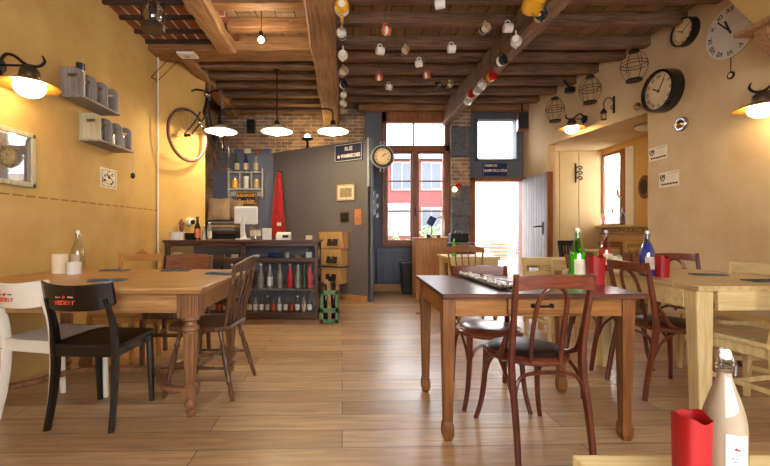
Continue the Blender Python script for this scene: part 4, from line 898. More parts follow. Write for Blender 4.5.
dr_ = MB().bx(-a_ + .03, a_ - .03, -.222, -.205, .14, .93).build('door', 'oakcab', t, bevel=.006); MB().bx(-a_ + .09, a_ - .09, -.227, -.22, .2, .87).build('door_panel', 'oakcab', dr_, bevel=.004); m = MB(); m.ball((.18, -.235, .55), .013, 10); m.build('knob', 'brass', dr_, True)
t = thing('desk_lamp', 'white arched desk lamp on the oak cabinet by the window', 'lamp', (XA(443, 6.0), 6.0, .972)); m = MB(); m.tube([(0, 0, .02), (.01, 0, .15), (.0, 0, .27), (-.04, 0, .325), (-.1, 0, .31), (-.13, 0, .28)], [.022, .02, .019, .018, .018, .02], 10, 4); m.build('neck', 'whitelac', t, True); MB().lathe([(0, 0), (.07, 0), (.065, .02), (0, .025)], seg=20).build('base', 'whitelac', t, True)
t = thing('tablet_stand', 'small dark tablet tilted on a stand on the oak cabinet', 'tablet', (XA(431.5, 5.98), 5.98, .972)); MB().bx(-.055, .055, -.006, .006, .19, .33, Matrix.Rotation(.5, 3, 'Y')).build('tablet', 'dkblueglass', t, bevel=.004); m = MB(); m.tube([(0, 0, 0), (.01, .03, .1), (0, .01, .25)], .008, 6, 3); m.lathe([(0, 0), (.05, 0), (.05, .012), (0, .012)], (0, 0, 0), 16); m.build('stand', 'iron', t)
for i in range(3): tag(MB().lathe([(0, 0), (.028, 0), (.035, .045), (.03, .045), (0, .01)], seg=14).build('cup', ['dark_c', 'ceramic', 'walnut'][i], None, True, loc=(1.16 + i * .075, 5.93 - .02 * i, .972)), ['dark small cup on the oak cabinet', 'white small cup on the oak cabinet', 'brown small cup on the oak cabinet'][i], 'cup', 'small cups on the oak cabinet')
t = thing('side_cabinet', 'low dark cabinet at the foot of the stone pier', 'cabinet', (1.78, 6.45, 0)); MB().bx(-.19, .19, -.2, .22, 0, .87).build('body', 'counter', t, bevel=.004); MB().bx(-.20, .20, -.21, .23, .87, .89).build('top', 'greywood', t, bevel=.004)
t = thing('metal_case', 'grey metal case lying on the dark cabinet by the pier', 'case', (1.76, 6.42, .89)); MB().bx(-.15, .15, -.1, .1, 0, .15).build('body', 'iron', t, bevel=.02); m = MB(); m.tube([(-.06, 0, .15), (-.06, 0, .18), (.06, 0, .18), (.06, 0, .15)], .008, 6); m.build('handle', 'steel', t)
t = thing('key_rack', 'narrow rack with white and blue tags left of the window', 'rack', (XA(374.3, 6.88), 6.9, ZA(202, 6.88))); MB().bx(-.055, .03, -.008, 0, -.23, .23).build('board', 'dark_c', t)
for i, (dx, dz) in enumerate(((-.03, .16), (.055, .11), (-.03, 0), (.055, -.06), (-.03, -.16), (.055, .27 - .5))):
    q = MB().bx(dx - .02, dx + .02, -.018, -.008, dz - .03, dz + .03).build('tag', 'whitepl', t); MB().bx(dx - .02, dx + .02, -.0185, -.0075, dz - .05, dz - .03).build('tag_tip', 'bluedrink', q)
plate_sign('dark blue enamel street sign above the open door', (XA(495.5, 6.88), 6.895, ZA(169.5, 6.88)), .46, .27, 0, 'navy2', [('CHEMIN DU', .055, -.08, .07, 'letter_w', .22), ('CHAMP DE LA COUR', .06, 0, -.02, 'letter_w', .42)], 'trimgrey', 'street_sign')
t = thing('signal_lamp', 'small red lamp glowing amber on the stone pier', 'lamp', (XA(456, 6.6), 6.62, ZA(188, 6.6))); m = MB(); m.lathe([(0, 0), (.05, .0), (.035, .1), (0, .12)], (0, 0, 0), 16, Matrix.Rotation(math.radians(50), 3, 'Y')); m.build('shade', 'red_c', t, True); m = MB(); m.ball((-.02, -.01, -.02), .045, 14); m.build('globe', 'redlamp', t, True); m = MB(); m.tube([(.08, 0, .07), (.08, .09, .09)], .01, 6); m.build('bracket', 'iron', t)
# ================================================================== LAMPS
t = thing('pendant_lamp', 'black pipe pendant with three white enamel shades over the counter', 'lamp', (XA(277, 5.0), 5.0, 0))
zr = ZA(131.5, 5.0); xs = [XA(p, 5.0) - XA(277, 5.0) for p in (221, 277, 333)]; zp = 2.66
m = MB(); m.tube([(0, 0, 3.2), (0, 0, zp)], .010, 8)
m.tube([(xs[0], 0, zr + .13), (xs[0], 0, zp - .06), (xs[0] + .02, 0, zp - .015), (xs[0] + .07, 0, zp), (0, 0, zp), (xs[2] - .07, 0, zp), (xs[2] - .02, 0, zp - .015), (xs[2], 0, zp - .06), (xs[2], 0, zr + .13)], .011, 8); m.tube([(0, 0, zp), (0, 0, zr + .12)], .010, 8); m.lathe([(0, 3.13), (.05, 3.14), (.05, 3.17), (0, 3.17)], (0, 0, 0), 16); m.build('pipe', 'iron', t, True)
for x in xs:
    s = MB().lathe([(.03, .085), (.06, .07), (.13, .035), (.19, .012), (.205, 0), (.20, -.004), (.185, .006), (.12, .027), (.05, .055), (.025, .075)], (x, 0, zr), 32).build('lamp_shade', 'enamel', t, True)
    MB().lathe([(0, .15), (.028, .14), (.035, .10), (.035, .07), (0, .07)], (x, 0, zr), 14).build('socket', 'iron', s, True)
    m = MB(); m.ball((x, 0, zr - .012), .04, 14, (1, 1, 1.15)); m.build('bulb', 'bulb', s, True)
def sconce(label, loc, rz, arm=.21, r=.17, gr=.088):
    t = thing('wall_lamp', label, 'lamp', loc, rz, None)
    MB().lathe([(0, 0), (.055, 0), (.05, .014), (.03, .022), (0, .022)], (0, 0, .14), 18, Matrix.Rotation(PI / 2, 3, 'X')).build('wall_plate', 'iron', t, True)
    m = MB(); m.tube([(0, 0, .14), (0, -arm - .02, .135)], .008, 8); m.tube([(0, -.01, .16), (0, -.05, .21), (0, -.11, .20), (0, -arm + .02, .14), (0, -arm - .06, .13), (0, -arm - .1, .16), (0, -arm - .085, .20)], [.009, .01, .01, .01, .01, .01, .005], 8, 4); m.tube([(0, -.01, .12), (0, -.03, .06), (0, -.08, .035), (0, -.12, .05)], [.009, .009, .008, .005], 8, 4); m.build('bracket', 'iron', t, True)
    MB().lathe([(0, .135), (.03, .13), (.055, .10), (.06, .06), (.05, .03), (0, .03)], (0, -arm, 0), 20).build('cap', 'shade_dark', t, True)
    MB().lathe([(.05, .055), (.09, .035), (r, .004), (r + .004, -.003), (r, -.004), (.09, .027), (.05, .045)], (0, -arm, 0), 32).build('lamp_shade', 'shade_ochre', t, True)
    m = MB(); m.ball((0, -arm, -.005), gr, 20, (1, 1, .82)); m.build('globe', 'globe', t, True)
    return t
sconce('wall lamp with glowing globe on the left wall', (XL, 2.56, ZA(86, 2.56)), PI / 2)
sconce('wall lamp with glowing globe at the right edge, under the wooden shelf', (XR, 3.10, ZA(108, 3.10)), -PI / 2)
sconce('wall lamp with glowing globe over the alcove opening', (3.32, 5.52, ZA(129, 5.52)), math.radians(-79.3))
t = thing('spotlight', 'bare bright spot bulb between the ceiling beams', 'lamp', (XA(261, 3.87), 3.87, ZA(40, 3.87))); m = MB(); m.ball((0, 0, 0), .028, 12); m.build('bulb', 'spot', t, True); m = MB(); m.lathe([(0, .03), (.02, .03), (.02, .08), (0, .08)], (0, 0, 0), 12); m.tube([(0, 0, .07), (0, .02, .2), (0, .01, .30)], .004, 6); m.build('socket', 'iron', t)
p = PS(306, 137, -.04); t = thing('post_lamp', 'small lit bulb in a black holder on top of the partition', 'lamp', (p.x, p.y, 2.47)); m = MB(); m.lathe([(0, 0), (.04, 0), (.03, .02), (.02, .05), (.02, .13), (.09, .15), (.10, .165), (0, .17)], seg=18); m.build('holder', 'iron', t, True); m = MB(); m.ball((0, 0, .195), .045, 14); m.build('bulb', 'globe_s', t, True)
t = thing('alcove_lamp', 'round flush lamp under the alcove lintel', 'lamp', (3.93, 5.1, 2.48)); MB().lathe([(0, -.01), (.15, -.01), (.165, -.03), (.14, -.05), (0, -.06)], seg=28).build('diffuser', 'flush', t, True); MB().lathe([(0, 0), (.175, 0), (.175, -.012), (0, -.012)], seg=28).build('rim', 'steel', t, True)
# oil lantern hanging from the ceiling
t = thing('oil_lantern', 'glass oil lantern hanging from the tiled ceiling at upper left', 'lantern', (XA(153, 2.95), 2.95, ZA(31, 2.95)))
MB().lathe([(0, 0), (.082, 0), (.085, .015), (.08, .045), (.05, .06), (0, .06)], seg=28).build('base', 'shade_dark', t, True); MB().lathe([(.04, .06), (.062, .09), (.065, .14), (.05, .2), (.04, .24), (.037, .24), (.047, .2), (.06, .14), (.058, .09), (.036, .06)], seg=24).build('chimney', 'bottleglass', t, True)
MB().lathe([(0, .06), (.03, .06), (.032, .12), (.03, .22), (0, .22)], seg=14).build('burner', 'black', t, True)
m = MB(); 
for s in (-1, 1): m.tube([(s * .075, 0, .03), (s * .088, 0, .12), (s * .08, 0, .25), (s * .04, 0, .32)], .006, 6, 4)
m.lathe([(0, .24), (.05, .24), (.045, .29), (.02, .33), (0, .33)], seg=18); m.tube([(0, 0, .33), (0, 0, .69)], .003, 5); m.build('frame', 'iron', t)
t = thing('smoke_detector', 'white square detector under the cross beam at left', 'detector', (XA(187, 4.5), 4.52, 3.15)); MB().bx(-.105, .105, -.075, .075, -.03, 0).build('body', 'whitepl', t, bevel=.01); MB().lathe([(0, -.03), (.03, -.03), (.028, -.036), (0, -.036)], seg=14).build('sensor', 'trimgrey', t)
t = thing('wire_rail', 'thin metal wire rods stretched from the left wall to the beam', 'rail', (0, 0, 0)); m = MB(); m.tube([(XL, 4.5, 2.87), (-2.05, 4.46, 3.15)], .004, 5); m.tube([(XL, 4.62, 2.86), (-2.0, 4.56, 3.15)], .004, 5); m.tube([(XL, 4.5, 2.87), (-2.33, 4.56, 2.865), (XL, 4.62, 2.86)], .005, 5); m.build('rods', 'iron', t)
# ================================================================== BICYCLE
t = thing('bicycle', 'old dark bicycle hung high along the left wall', 'bicycle', (0, 0, 0))
def wheel(c, ang, name):
    R = Matrix.Rotation(ang, 3, 'Z') @ Matrix.Rotation(PI / 2, 3, 'Y'); c = Vector(c)
    def ring(r, th, mt, nm, par):
        m = MB(); m.tube([c + R @ Vector((r * math.cos(a), r * math.sin(a), 0)) for a in [2 * PI * k / 40 for k in range(40)]], th, 8, closed=True); return m.build(nm, mt, par, True)
    w = ring(.325, .017, 'wind', name, t); ring(.305, .009, 'steel', 'rim', w)
    m = MB()
    for k in range(24):
        a = 2 * PI * k / 24; s = .03 if k % 2 else -.03; m.tube([c + R @ Vector((.02 * math.cos(a + .8), .02 * math.sin(a + .8), s)), c + R @ Vector((.3 * math.cos(a), .3 * math.sin(a), 0))], .0013, 4)
    m.build('spokes', 'steel', w)
    m = MB(); m.tube([c + R @ Vector((0, 0, -.05)), c + R @ Vector((0, 0, .05))], .016, 10); m.build('hub', 'iron', w)
fc_, rc_ = (-2.10, 4.90, 2.29), (-2.05, 6.0, 2.36)
wheel(fc_, math.radians(-20), 'front_wheel'); wheel(rc_, math.radians(-3), 'rear_wheel')
hb, ht, bb, st_ = (-1.99, 5.14, 2.66), (-1.98, 5.22, 2.86), (-1.98, 5.52, 2.26), (-1.99, 5.74, 2.80)
m = MB(); m.tube([hb, (-1.98, 5.25, 2.52), (-1.98, 5.38, 2.34), bb], .018, 8, 4); m.tube([ht, (-1.97, 5.28, 2.70), (-1.98, 5.42, 2.46), (-1.985, 5.62, 2.45)], .015, 8, 4); m.tube([bb, st_], .015, 8); m.tube([hb, ht], .02, 8)
for s in (-.05, .05): m.tube([(bb[0] + s, bb[1], bb[2]), (rc_[0] + s, rc_[1], rc_[2])], .009, 6); m.tube([(st_[0] + s * .4, st_[1], st_[2] - .1), (rc_[0] + s, rc_[1], rc_[2])], .008, 6)
m.build('frame', 'black', t, True)
m = MB()
for s in (-.045, .045): m.tube([(hb[0] + s, hb[1] - .01, hb[2]), (-2.04 + s, 5.06, 2.5), (-2.09 + s, 4.93, 2.34), (fc_[0] + s, fc_[1], fc_[2])], .010, 6, 4)
m.build('fork', 'black', t, True)
m = MB(); m.tube([ht, (-1.98, 5.24, 2.95)], .012, 8); m.tube([(-2.10, 5.02, 2.90), (-2.11, 5.16, 2.97), (-2.04, 5.24, 2.985), (-1.98, 5.25, 2.96), (-1.88, 5.24, 2.985), (-1.80, 5.16, 2.97), (-1.78, 5.04, 2.9)], .011, 8, 4); m.build('handlebar', 'iron', t, True)
m = MB(); m.ball((-1.96, 5.16, 2.90), .04, 14); m.build('headlamp', 'steel', t, True)
m = MB(); m.ball((-1.99, 5.82, 2.86), .10, 14, (.8, 1.35, .35)); m.tube([st_, (-1.99, 5.78, 2.85)], .012, 6); m.build('saddle', 'leather', t, True)
m = MB(); R_ = Matrix.Rotation(PI / 2, 3, 'Y'); m.tube([Vector(bb) + Vector((.06, .09 * math.cos(a), .09 * math.sin(a))) for a in [2 * PI * k / 20 for k in range(20)]], .006, 6, closed=True); m.tube([(bb[0] + .07, bb[1], bb[2]), (bb[0] + .07, bb[1] - .05, bb[2] - .16)], .009, 6); m.bx(bb[0] + .07, bb[0] + .15, bb[1] - .09, bb[1] - .02, bb[2] - .17, bb[2] - .15); m.build('crank', 'iron', t)
m = MB(); m.tube([Vector(rc_) + Vector((0, .355 * math.cos(a), .355 * math.sin(a))) for a in [math.radians(q) for q in range(20, 200, 12)]], .02, 6, flat=(1.2, .3)); m.build('mudguard', 'black', t)
m = MB(); m.tube([Vector((-1.96, 5.26, 3.42)), Vector((-1.96, 5.27, 2.86))], .006, 5); m.build('hanging_strap', 'greywood', t); m = MB(); m.tube([Vector((-1.99, 5.88, 3.42)), Vector((-1.99, 5.85, 2.87))], .006, 5); m.build('hanging_strap', 'greywood', t)
# ================================================================== CLOCKS, ROUND THINGS
ROM = ['XII', 'I', 'II', 'III', 'IIII', 'V', 'VI', 'VII', 'VIII', 'IX', 'X', 'XI']
NUM = {}
def clock(label, c, rz, r, depth, rim, dial, h, mn, rimw=.12, group=None, name='wall_clock', num=.17, hm='ink'):
    t = thing(name, label, 'clock', c, rz, group); RX = Matrix.Rotation(PI / 2, 3, 'X')
    if rim: MB().lathe([(0, 0), (r, 0), (r * 1.0, depth * .6), (r * .97, depth), (r * (1 - rimw), depth * 1.0), (r * (1 - rimw - .03), depth * .75), (0, depth * .75)], (0, 0, 0), 40, RX).build('case', rim, t, True)
    d = depth * .78 if rim else depth
    rd = r * (1 - rimw - .02) if rim else r
    MB().lathe([(0, 0 if not rim else d - .004), (rd, 0 if not rim else d - .004), (rd, d), (0, d)], (0, 0, 0), 40, RX).build('dial', dial, t)
    bm = bmesh.new()
    for k in range(12):
        a = k * PI / 6
        if ROM[k] not in NUM: NUM[ROM[k]] = text_mesh(ROM[k], 1.0, .004, bold=.02)
        me = NUM[ROM[k]].copy(); s = rd * num * 1.5; me.transform(Matrix.Translation((rd * .80 * math.sin(a), -d - .001, rd * .80 * math.cos(a))) @ Matrix.Rotation(a, 4, 'Y') @ Matrix.Rotation(PI / 2, 4, 'X') @ Matrix.Scale(s, 4)); bm.from_mesh(me); bpy.data.meshes.remove(me)
    me = bpy.data.meshes.new('numerals'); bm.to_mesh(me); bm.free(); me.materials.append(M['ink']); o = bpy.data.objects.new('numerals', me); COL.objects.link(o); o.parent = t
    for nm, an, L, w in (('hour_hand', h, .5, .035), ('minute_hand', mn, .72, .025)):
        m = MB(); m.bx(-w * rd, w * rd, -d - .006, -d - .003, -rd * .12, rd * L, Matrix.Rotation(an, 3, 'Y'), (0, 0, 0)); m.build(nm, hm, t)
    return t
def RW(px, py, X=XR):   # a point on the right wall
    D = X * F / (px - HX); return Vector((X, D, ZA(py, D)))
RZR = -PI / 2
clock('small round clock with a deep dark case, high on the right wall', RW(688, 32), RZR, .145, .075, 'black', 'dial', math.radians(300), math.radians(60))
clock('round railway style clock with a thick black case on the right wall', RW(667, 91), RZR, .235, .12, 'black_shiny', 'dial', math.radians(-60), math.radians(35), .14)
tb = clock('large pale frameless clock with roman numerals near the wooden shelf', RW(731.5, 31), RZR, .245, .014, None, 'dial_w', math.radians(-22), math.radians(-40))
m = MB(); m.tube([(0, -.006, -.245), (0, -.008, -.38)], .003, 5); m.lathe([(0, 0), (.035, 0), (.035, .008), (0, .01)], (0, -.002, -.41), 20, Matrix.Rotation(PI / 2, 3, 'X')); m.build('pendulum', 'iron', tb); MB().lathe([(0, 0), (.02, 0), (.02, .003), (0, .003)], (0, -.011, -.41), 20, Matrix.Rotation(PI / 2, 3, 'X')).build('pendulum_disc', 'dial', tb)
sc_ = clock('round double sided station clock on a scrolled bracket before the window', (XA(382.5, 5.75), 5.80, ZA(156.5, 5.75)), 0, .155, .08, 'shade_dark', 'dial', math.radians(40), math.radians(60), .2)
m = MB(); m.tube([(.165 * math.cos(a), -.04, .165 * math.sin(a)) for a in [2 * PI * k / 40 for k in range(40)]], .010, 8, closed=True)
for s in (1, -1):
    for q in (1, -1): m.tube([(q * .004, -.04, s * .165), (q * .03, -.04, s * .20), (q * .028, -.04, s * .225), (q * .008, -.04, s * .215)], .006, 6, 4)
m.tube([(-.165, -.04, 0), (-.215, -.02, 0)], .010, 6); m.tube([(-.16, -.04, .04), (-.19, -.03, .03), (-.205, -.02, .0), (-.19, -.03, -.03), (-.16, -.04, -.04)], .006, 6, 3); m.build('bracket', 'trimgrey', sc_, True)
for (px_, py, r, lb) in ((638.5, 107, .062, 'small round metal wall fitting left of the railway style clock'), (682.5, 124, .075, 'round metal and glass wall fitting below the railway style clock')):
    t = thing('wall_spotlight', lb, 'wall fitting', RW(px_, py), RZR); RX = Matrix.Rotation(PI / 2, 3, 'X'); MB().lathe([(0, 0), (r, 0), (r, .015), (r * .85, .03), (r * .7, .03), (r * .65, .02), (0, .02)], seg=24, mat=RX).build('ring', 'steel', t, True); m = MB(); m.lathe([(0, .02), (r * .6, .02), (r * .5, .045), (r * .2, .06), (0, .062)], seg=20, mat=RX); m.build('lens', 'brass', t, True)
# cages
def cage(label, px, py, D, s=1.0):
    t = thing('wire_cage', label, 'cage', (XA(px, D), D, ZA(py, D)), random.uniform(0, 1), 'wire cages hanging before the right wall')
    pr = [(.045, .17), (.09, .13), (.125, .05), (.13, -.02), (.105, -.1), (.07, -.16)]
    m = MB()
    for k in range(6):
        a = k * PI / 3; m.tube([(r * math.cos(a), r * math.sin(a), z) for r, z in pr], .0026, 5, 3)
    for r, z in ((.127, .035), (.128, -.0)): m.tube([(r * math.cos(a), r * math.sin(a), z) for a in [2 * PI * k / 24 for k in range(24)]], .004, 5, closed=True)
    m.build('wires', 'iron', t); MB().lathe([(0, .2), (.03, .195), (.055, .175), (.055, .16), (0, .16)], seg=16).build('lid', 'iron', t, True); MB().lathe([(0, -.175), (.08, -.175), (.08, -.155), (0, -.155)], seg=18).build('base', 'iron', t, True)
    zt = 3.26 - ZA(py, D); m = MB(); m.tube([(-.03, 0, .18), (-.02, 0, zt)], .0022, 4); m.tube([(.03, 0, .18), (.02, 0, zt)], .0022, 4); m.build('hanger', 'iron', t)
cage('wire cage nearest the small clock, rightmost of the three cages', 634, 66, 4.42)
cage('middle one of the three wire cages before the right wall', 590, 90, 5.12)
cage('leftmost and farthest of the three wire cages before the right wall', 555, 110, 5.75)
t = thing('hanging_lantern', 'tiny black lantern hanging from a scroll bracket on the right wall', 'lantern', (3.413, 5.03, ZA(113, 5.03)), math.radians(-79.3))
m = MB(); m.bx(-.012, .012, -.012, 0, 0, .22); m.tube([(0, -.01, .05), (0, -.05, .06), (0, -.04, .09), (0, -.01, .10)], .005, 6, 3); m.tube([(0, -.01, .15), (0, -.05, .19), (0, -.11, .19), (0, -.15, .14), (0, -.16, .08), (0, -.145, .07)], .006, 6, 4); m.build('bracket', 'iron', t)
m = MB(); m.lathe([(0, .06), (.012, .05), (.045, -.005), (.04, -.01), (0, -.01)], (0, -.16, 0), 6); m.lathe([(0, -.10), (.035, -.10), (.035, -.088), (0, -.088)], (0, -.16, 0), 6)
for k in range(6): a = k * PI / 3; m.tube([(.03 * math.cos(a), -.16 + .03 * math.sin(a), -.09), (.03 * math.cos(a), -.16 + .03 * math.sin(a), -.01)], .003, 4)
m.build('lantern_body', 'iron', t); m = MB(); m.tube([(0, -.16, -.09), (0, -.16, -.04)], .01, 8); m.build('candle', 'cream_pl', t)
# speakers
t = thing('speaker', 'black speaker with wooden side under the ceiling right of the upper window', 'speaker', (XA(524, 6.45), 6.5, 2.92), math.radians(-15)); MB().bx(-.085, .085, -.09, .09, -.15, .15).build('body', 'walnut', t, bevel=.006); MB().bx(-.07, .07, -.10, -.088, -.135, .135).build('grille', 'black', t, bevel=.004); m = MB(); m.tube([(0, .05, .13), (0, .08, .48)], .015, 6); m.build('bracket', 'iron', t)
t = thing('speaker', 'black speaker mounted high on the brick back wall', 'speaker', (XA(251.5, 7.0), 7.02, ZA(127, 7.0))); MB().bx(-.07, .07, -.11, 0, -.12, .12).build('body', 'black', t, bevel=.012); m = MB(); m.lathe([(0, 0), (.05, 0), (.035, -.01), (0, -.008)], (0, -.112, -.03), 18, Matrix.Rotation(PI / 2, 3, 'X')); m.build('cone', 'dark_c', t); m = MB(); m.tube([(0, 0, .1), (0, .08, .1)], .02, 6); m.build('bracket', 'iron', t)
t = thing('speaker', 'tiny black speaker at the joist end above the cages', 'speaker', (XA(570, 5.5), 5.5, 3.10), .3); MB().bx(-.055, .055, -.05, .05, -.05, .03).build('body', 'black', t, bevel=.012); m = MB(); m.tube([(0, 0, .02), (0, .1, .16)], .015, 6); m.build('bracket', 'iron', t)
# bulkhead shelf
t = thing('corbel_shelf', 'thick wooden shelf plank with curved bracket, top right corner', 'shelf', (0, 0, 0)); MB().bx(3.095, XR, 1.4, 3.135, 2.635, 2.67).build('plank', 'beam_x', t, bevel=.004)
m = MB(); m.prism([(3.15, 2.635), (3.15, 2.58), (3.20, 2.50), (3.28, 2.43), (3.38, 2.39), (3.5, 2.38), (3.5, 2.635)], 'Y', 2.93, 3.03); m.build('bracket', 'beam_x', t, bevel=.01)
# ================================================================== WALL DECORATION
def LW(px, py, X=XL): D = X * F / (px - HX); return Vector((X, D, ZA(py, D)))
t = thing('picture_frame', 'distressed cream framed picture at the left edge of the wall', 'picture', (XL, 2.55, 1.578), PI / 2)
m = MB(); A_, B_ = .285, .195; f = .035
m.bx(-A_, A_, -.03, 0, B_ - f, B_); m.bx(-A_, A_, -.03, 0, -B_, -B_ + f); m.bx(-A_, -A_ + f, -.03, 0, -B_, B_); m.bx(A_ - f, A_, -.03, 0, -B_, B_); m.build('frame', 'greywood_lt', t, bevel=.006); MB().bx(-A_ + .02, A_ - .02, -.012, 0, -B_ + .02, B_ - .02).build('mount', 'greywood', t); MB().bx(-.19, .12, -.014, -.01, -.10, .11).build('print', 'sepia', t); MB().bx(-A_ + .03, A_ - .03, -.020, -.017, -B_ + .03, B_ - .03).build('glass', 'glass', t)
def divider_shelf(label, px0, py0, near, lit, group):
    Y0 = LW(px0, py0).y; Z0 = ZA(py0, Y0) ; t = thing('divider_shelf', label, 'shelf', (XL, Y0, Z0), 0, group)
    MB().bx(0, .185, -.01, .50, -.018, 0).build('board', 'greywood', t, bevel=.003)
    for k in range(4):
        y = k * .155; h = .225; pts = [(0, 0), (.178, 0), (.178, h - .06)] + [(.118 + .06 * math.cos(math.radians(a)), h - .06 + .06 * math.sin(math.radians(a))) for a in (20, 45, 70, 90)] + [(0, h)]
        m = MB()
        # a panel with a hand slot: built from bars around the slot
        m.prism([(0, 0), (.178, 0), (.178, h * .66), (0, h * .66)], 'Y', y, y + .016); m.prism([(0, h * .66), (.055, h * .66), (.055, h), (0, h)], 'Y', y, y + .016)
        m.prism([(.055, h * .78), (.135, h * .78), (.135, h - .004), (.118, h), (.055, h)], 'Y', y, y + .016); m.prism([(.135, h * .66), (.178, h * .66), (.174, h - .04), (.160, h - .018), (.135, h - .004)], 'Y', y, y + .016)
        m.build('divider', near if k == 0 else 'greywood', t)
    return t, Y0, Z0
s1, y1_, z1_ = divider_shelf('upper grey wooden divider shelf on the left wall', 60.5, 95, 'greywood', 0, 'divider shelves on the left wall')
s2, y2_, z2_ = divider_shelf('lower divider shelf on the left wall with a greenish front panel', 79.5, 139, 'greywood_lt', 0, 'divider shelves on the left wall')
def jarlet(lb, loc, r, h, mat, lid='dark_c'):
    q = thing('jar', lb, 'jar', loc); MB().lathe([(0, 0), (r, 0), (r, h * .8), (0, h * .8)], seg=16).build('body', mat, q, True); MB().lathe([(0, h * .8), (r * .9, h * .8), (r * .9, h), (0, h)], seg=16).build('lid', lid, q, True)
jarlet('tall jar with dark striped lid behind the first divider of the upper shelf', (XL + .10, y1_ + .085, z1_), .035, .29, 'ceramic')
jarlet('small ochre jar between the middle dividers of the upper shelf', (XL + .09, y1_ + .24, z1_), .035, .13, 'yellow_c'); jarlet('white jar at the far end of the upper shelf', (XL + .10, y1_ + .395, z1_), .03, .09, 'ceramic')
jarlet('brown jar at the near end of the lower divider shelf', (XL + .10, y2_ + .085, z2_), .035, .12, 'walnut'); jarlet('pale tin in the middle of the lower divider shelf', (XL + .12, y2_ + .24, z2_), .035, .10, 'ceramic', 'steel'); jarlet('grey tin at the far end of the lower divider shelf', (XL + .12, y2_ + .395, z2_), .035, .13, 'greywood', 'steel')
t = thing('hanging_ornament', 'small dark pendant ornament hanging below the lower divider shelf', 'ornament', (XL + .17, 3.83, 1.83)); m = MB(); m.tube([(0, 0, 0), (.012, 0, -.08), (0, 0, -.16)], .003, 5, 3); m.tube([(0, 0, 0), (-.012, 0, -.08), (0, 0, -.16)], .003, 5, 3); m.build('cord', 'papery', t); m = MB(); m.ball((0, 0, -.21), .022, 12, (1, 1, 1.4)); m.build('pendant', 'black', t, True); m = MB(); m.tube([(0, 0, .005), (0, .0, .04)], .003, 5); m.build('hook', 'iron', t)
def drawing(label, c, rz, w, h, kind):
    t = thing('paper_drawing', label, 'drawing', c, rz); MB().bx(-w / 2, w / 2, -.002, 0, -h / 2, h / 2).build('sheet', 'paper', t); m = MB(); y0, y1 = -.0032, -.0018
    rr = random.Random(kind)
    if kind == 'l':
        m.tube([(-.4 * w, -.0025, .38 * h), (.4 * w, -.0025, .4 * h), (.4 * w, -.0025, -.4 * h), (-.4 * w, -.0025, -.4 * h)], .002, 4, closed=True)
        for k in range(14): a = rr.uniform(-.35, .25) * w; b = rr.uniform(-.35, .3) * h; m.tube([(a, -.0025, b), (a + rr.uniform(-.1, .15) * w, -.0025, b + rr.uniform(-.15, .15) * h), (a + rr.uniform(0, .2) * w, -.0025, b + rr.uniform(-.2, .2) * h)], .0035, 4, 3)
    else:
        for s in (-1, 1): m.tube([(-.32 * w, -.0025, -.1 * h), (-.32 * w + s * .11 * w, -.0025, .1 * h), (-.32 * w + s * .10 * w, -.0025, .3 * h), (-.32 * w + s * .03 * w, -.0025, .28 * h), (-.32 * w, -.0025, .2 * h)], .005, 4, 3)
        m.tube([(-.38 * w, -.0025, .1 * h), (-.25 * w, -.0025, .22 * h)], .006, 4); m.tube([(-.05 * w, -.0025, .36 * h), (.42 * w, -.0025, .4 * h)], .002, 4)
        for k in range(6): a = -.36 * w + k * .14 * w; m.tube([(a, -.0025, -.36 * h), (a + .03 * w, -.0025, -.24 * h), (a + .06 * w, -.0025, -.34 * h), (a + .09 * w, -.0025, -.26 * h)], .0045, 4, 2)
    m.build('ink_drawing', 'ink', t)
p = LW(108.5, 178.5); drawing('small black and white drawing on the left wall below the shelves', (XL, p.y, p.z), PI / 2, .25, .19, 'l')
p = RW(657, 153.5); drawing('upper pen drawing on the right wall beside the alcove', (XR, 4.42, p.z), RZR, .27, .16, 'a')
p = RW(669, 179); drawing('lower pen drawing with a heart shape on the right wall', (XR, p.y, p.z), RZR, .27, .17, 'b')
t = thing('wall_hook', 'ornate black iron hook on the cream panelled wall', 'hook', (XA(577, 6.71), 6.718, ZA(173, 6.7))); m = MB(); m.bx(-.03, -.012, -.012, 0, -.17, .17)
for z in (-.09, 0, .09): m.tube([(-.02, -.01, z), (.04, -.03, z + .03), (.08, -.03, z), (.05, -.03, z - .03), (.03, -.03, z)], .010, 6, 3)
m.build('scrollwork', 'iron', t)
t = thing('wall_mirror', 'small oval wooden frame hanging on the alcove wall', 'frame', (AX, 5.72, ZA(187, 5.72)), RZR); m = MB(); m.lathe([(0, 0), (.16, 0), (.16, .02), (.12, .035), (.10, .02), (0, .02)], seg=28, mat=Matrix.Diagonal((.75, 1, 1.1)) @ Matrix.Rotation(PI / 2, 3, 'X')); m.build('frame', 'walnut', t, True); m = MB(); m.lathe([(0, .021), (.10, .021), (0, .023)], seg=24, mat=Matrix.Diagonal((.75, 1, 1.1)) @ Matrix.Rotation(PI / 2, 3, 'X')); m.build('centre', 'ink', t)
for i, (px_, mt, lb) in enumerate(((604, 'pinkdrink', 'pinkish'), (613, 'palebottle', 'clear'), (622.5, 'bluedrink', 'bluish'))):
    D_ = 6.55 - .2 * i; X_ = XA(px_, D_); t = thing('soda_siphon', '%s glass soda siphon on the alcove window sill' % lb, 'siphon', (min(X_, AX + .03), D_, sz), 0, 'soda siphons on the sill')
    MB().lathe([(0, 0), (.05, 0), (.052, .02), (.05, .13), (.03, .18), (.015, .21), (0, .21)], seg=18).build('glass_body', {'pinkdrink': 'pinkglass', 'palebottle': 'bottleglass', 'bluedrink': 'paleblueglass'}[mt], t, True)
    m = MB(); m.lathe([(0, .2), (.016, .2), (.018, .24), (.01, .27), (0, .27)], seg=12); m.tube([(0, 0, .25), (-.04, 0, .25), (-.05, 0, .22)], .006, 6); m.build('tap', 'steel', t, True)
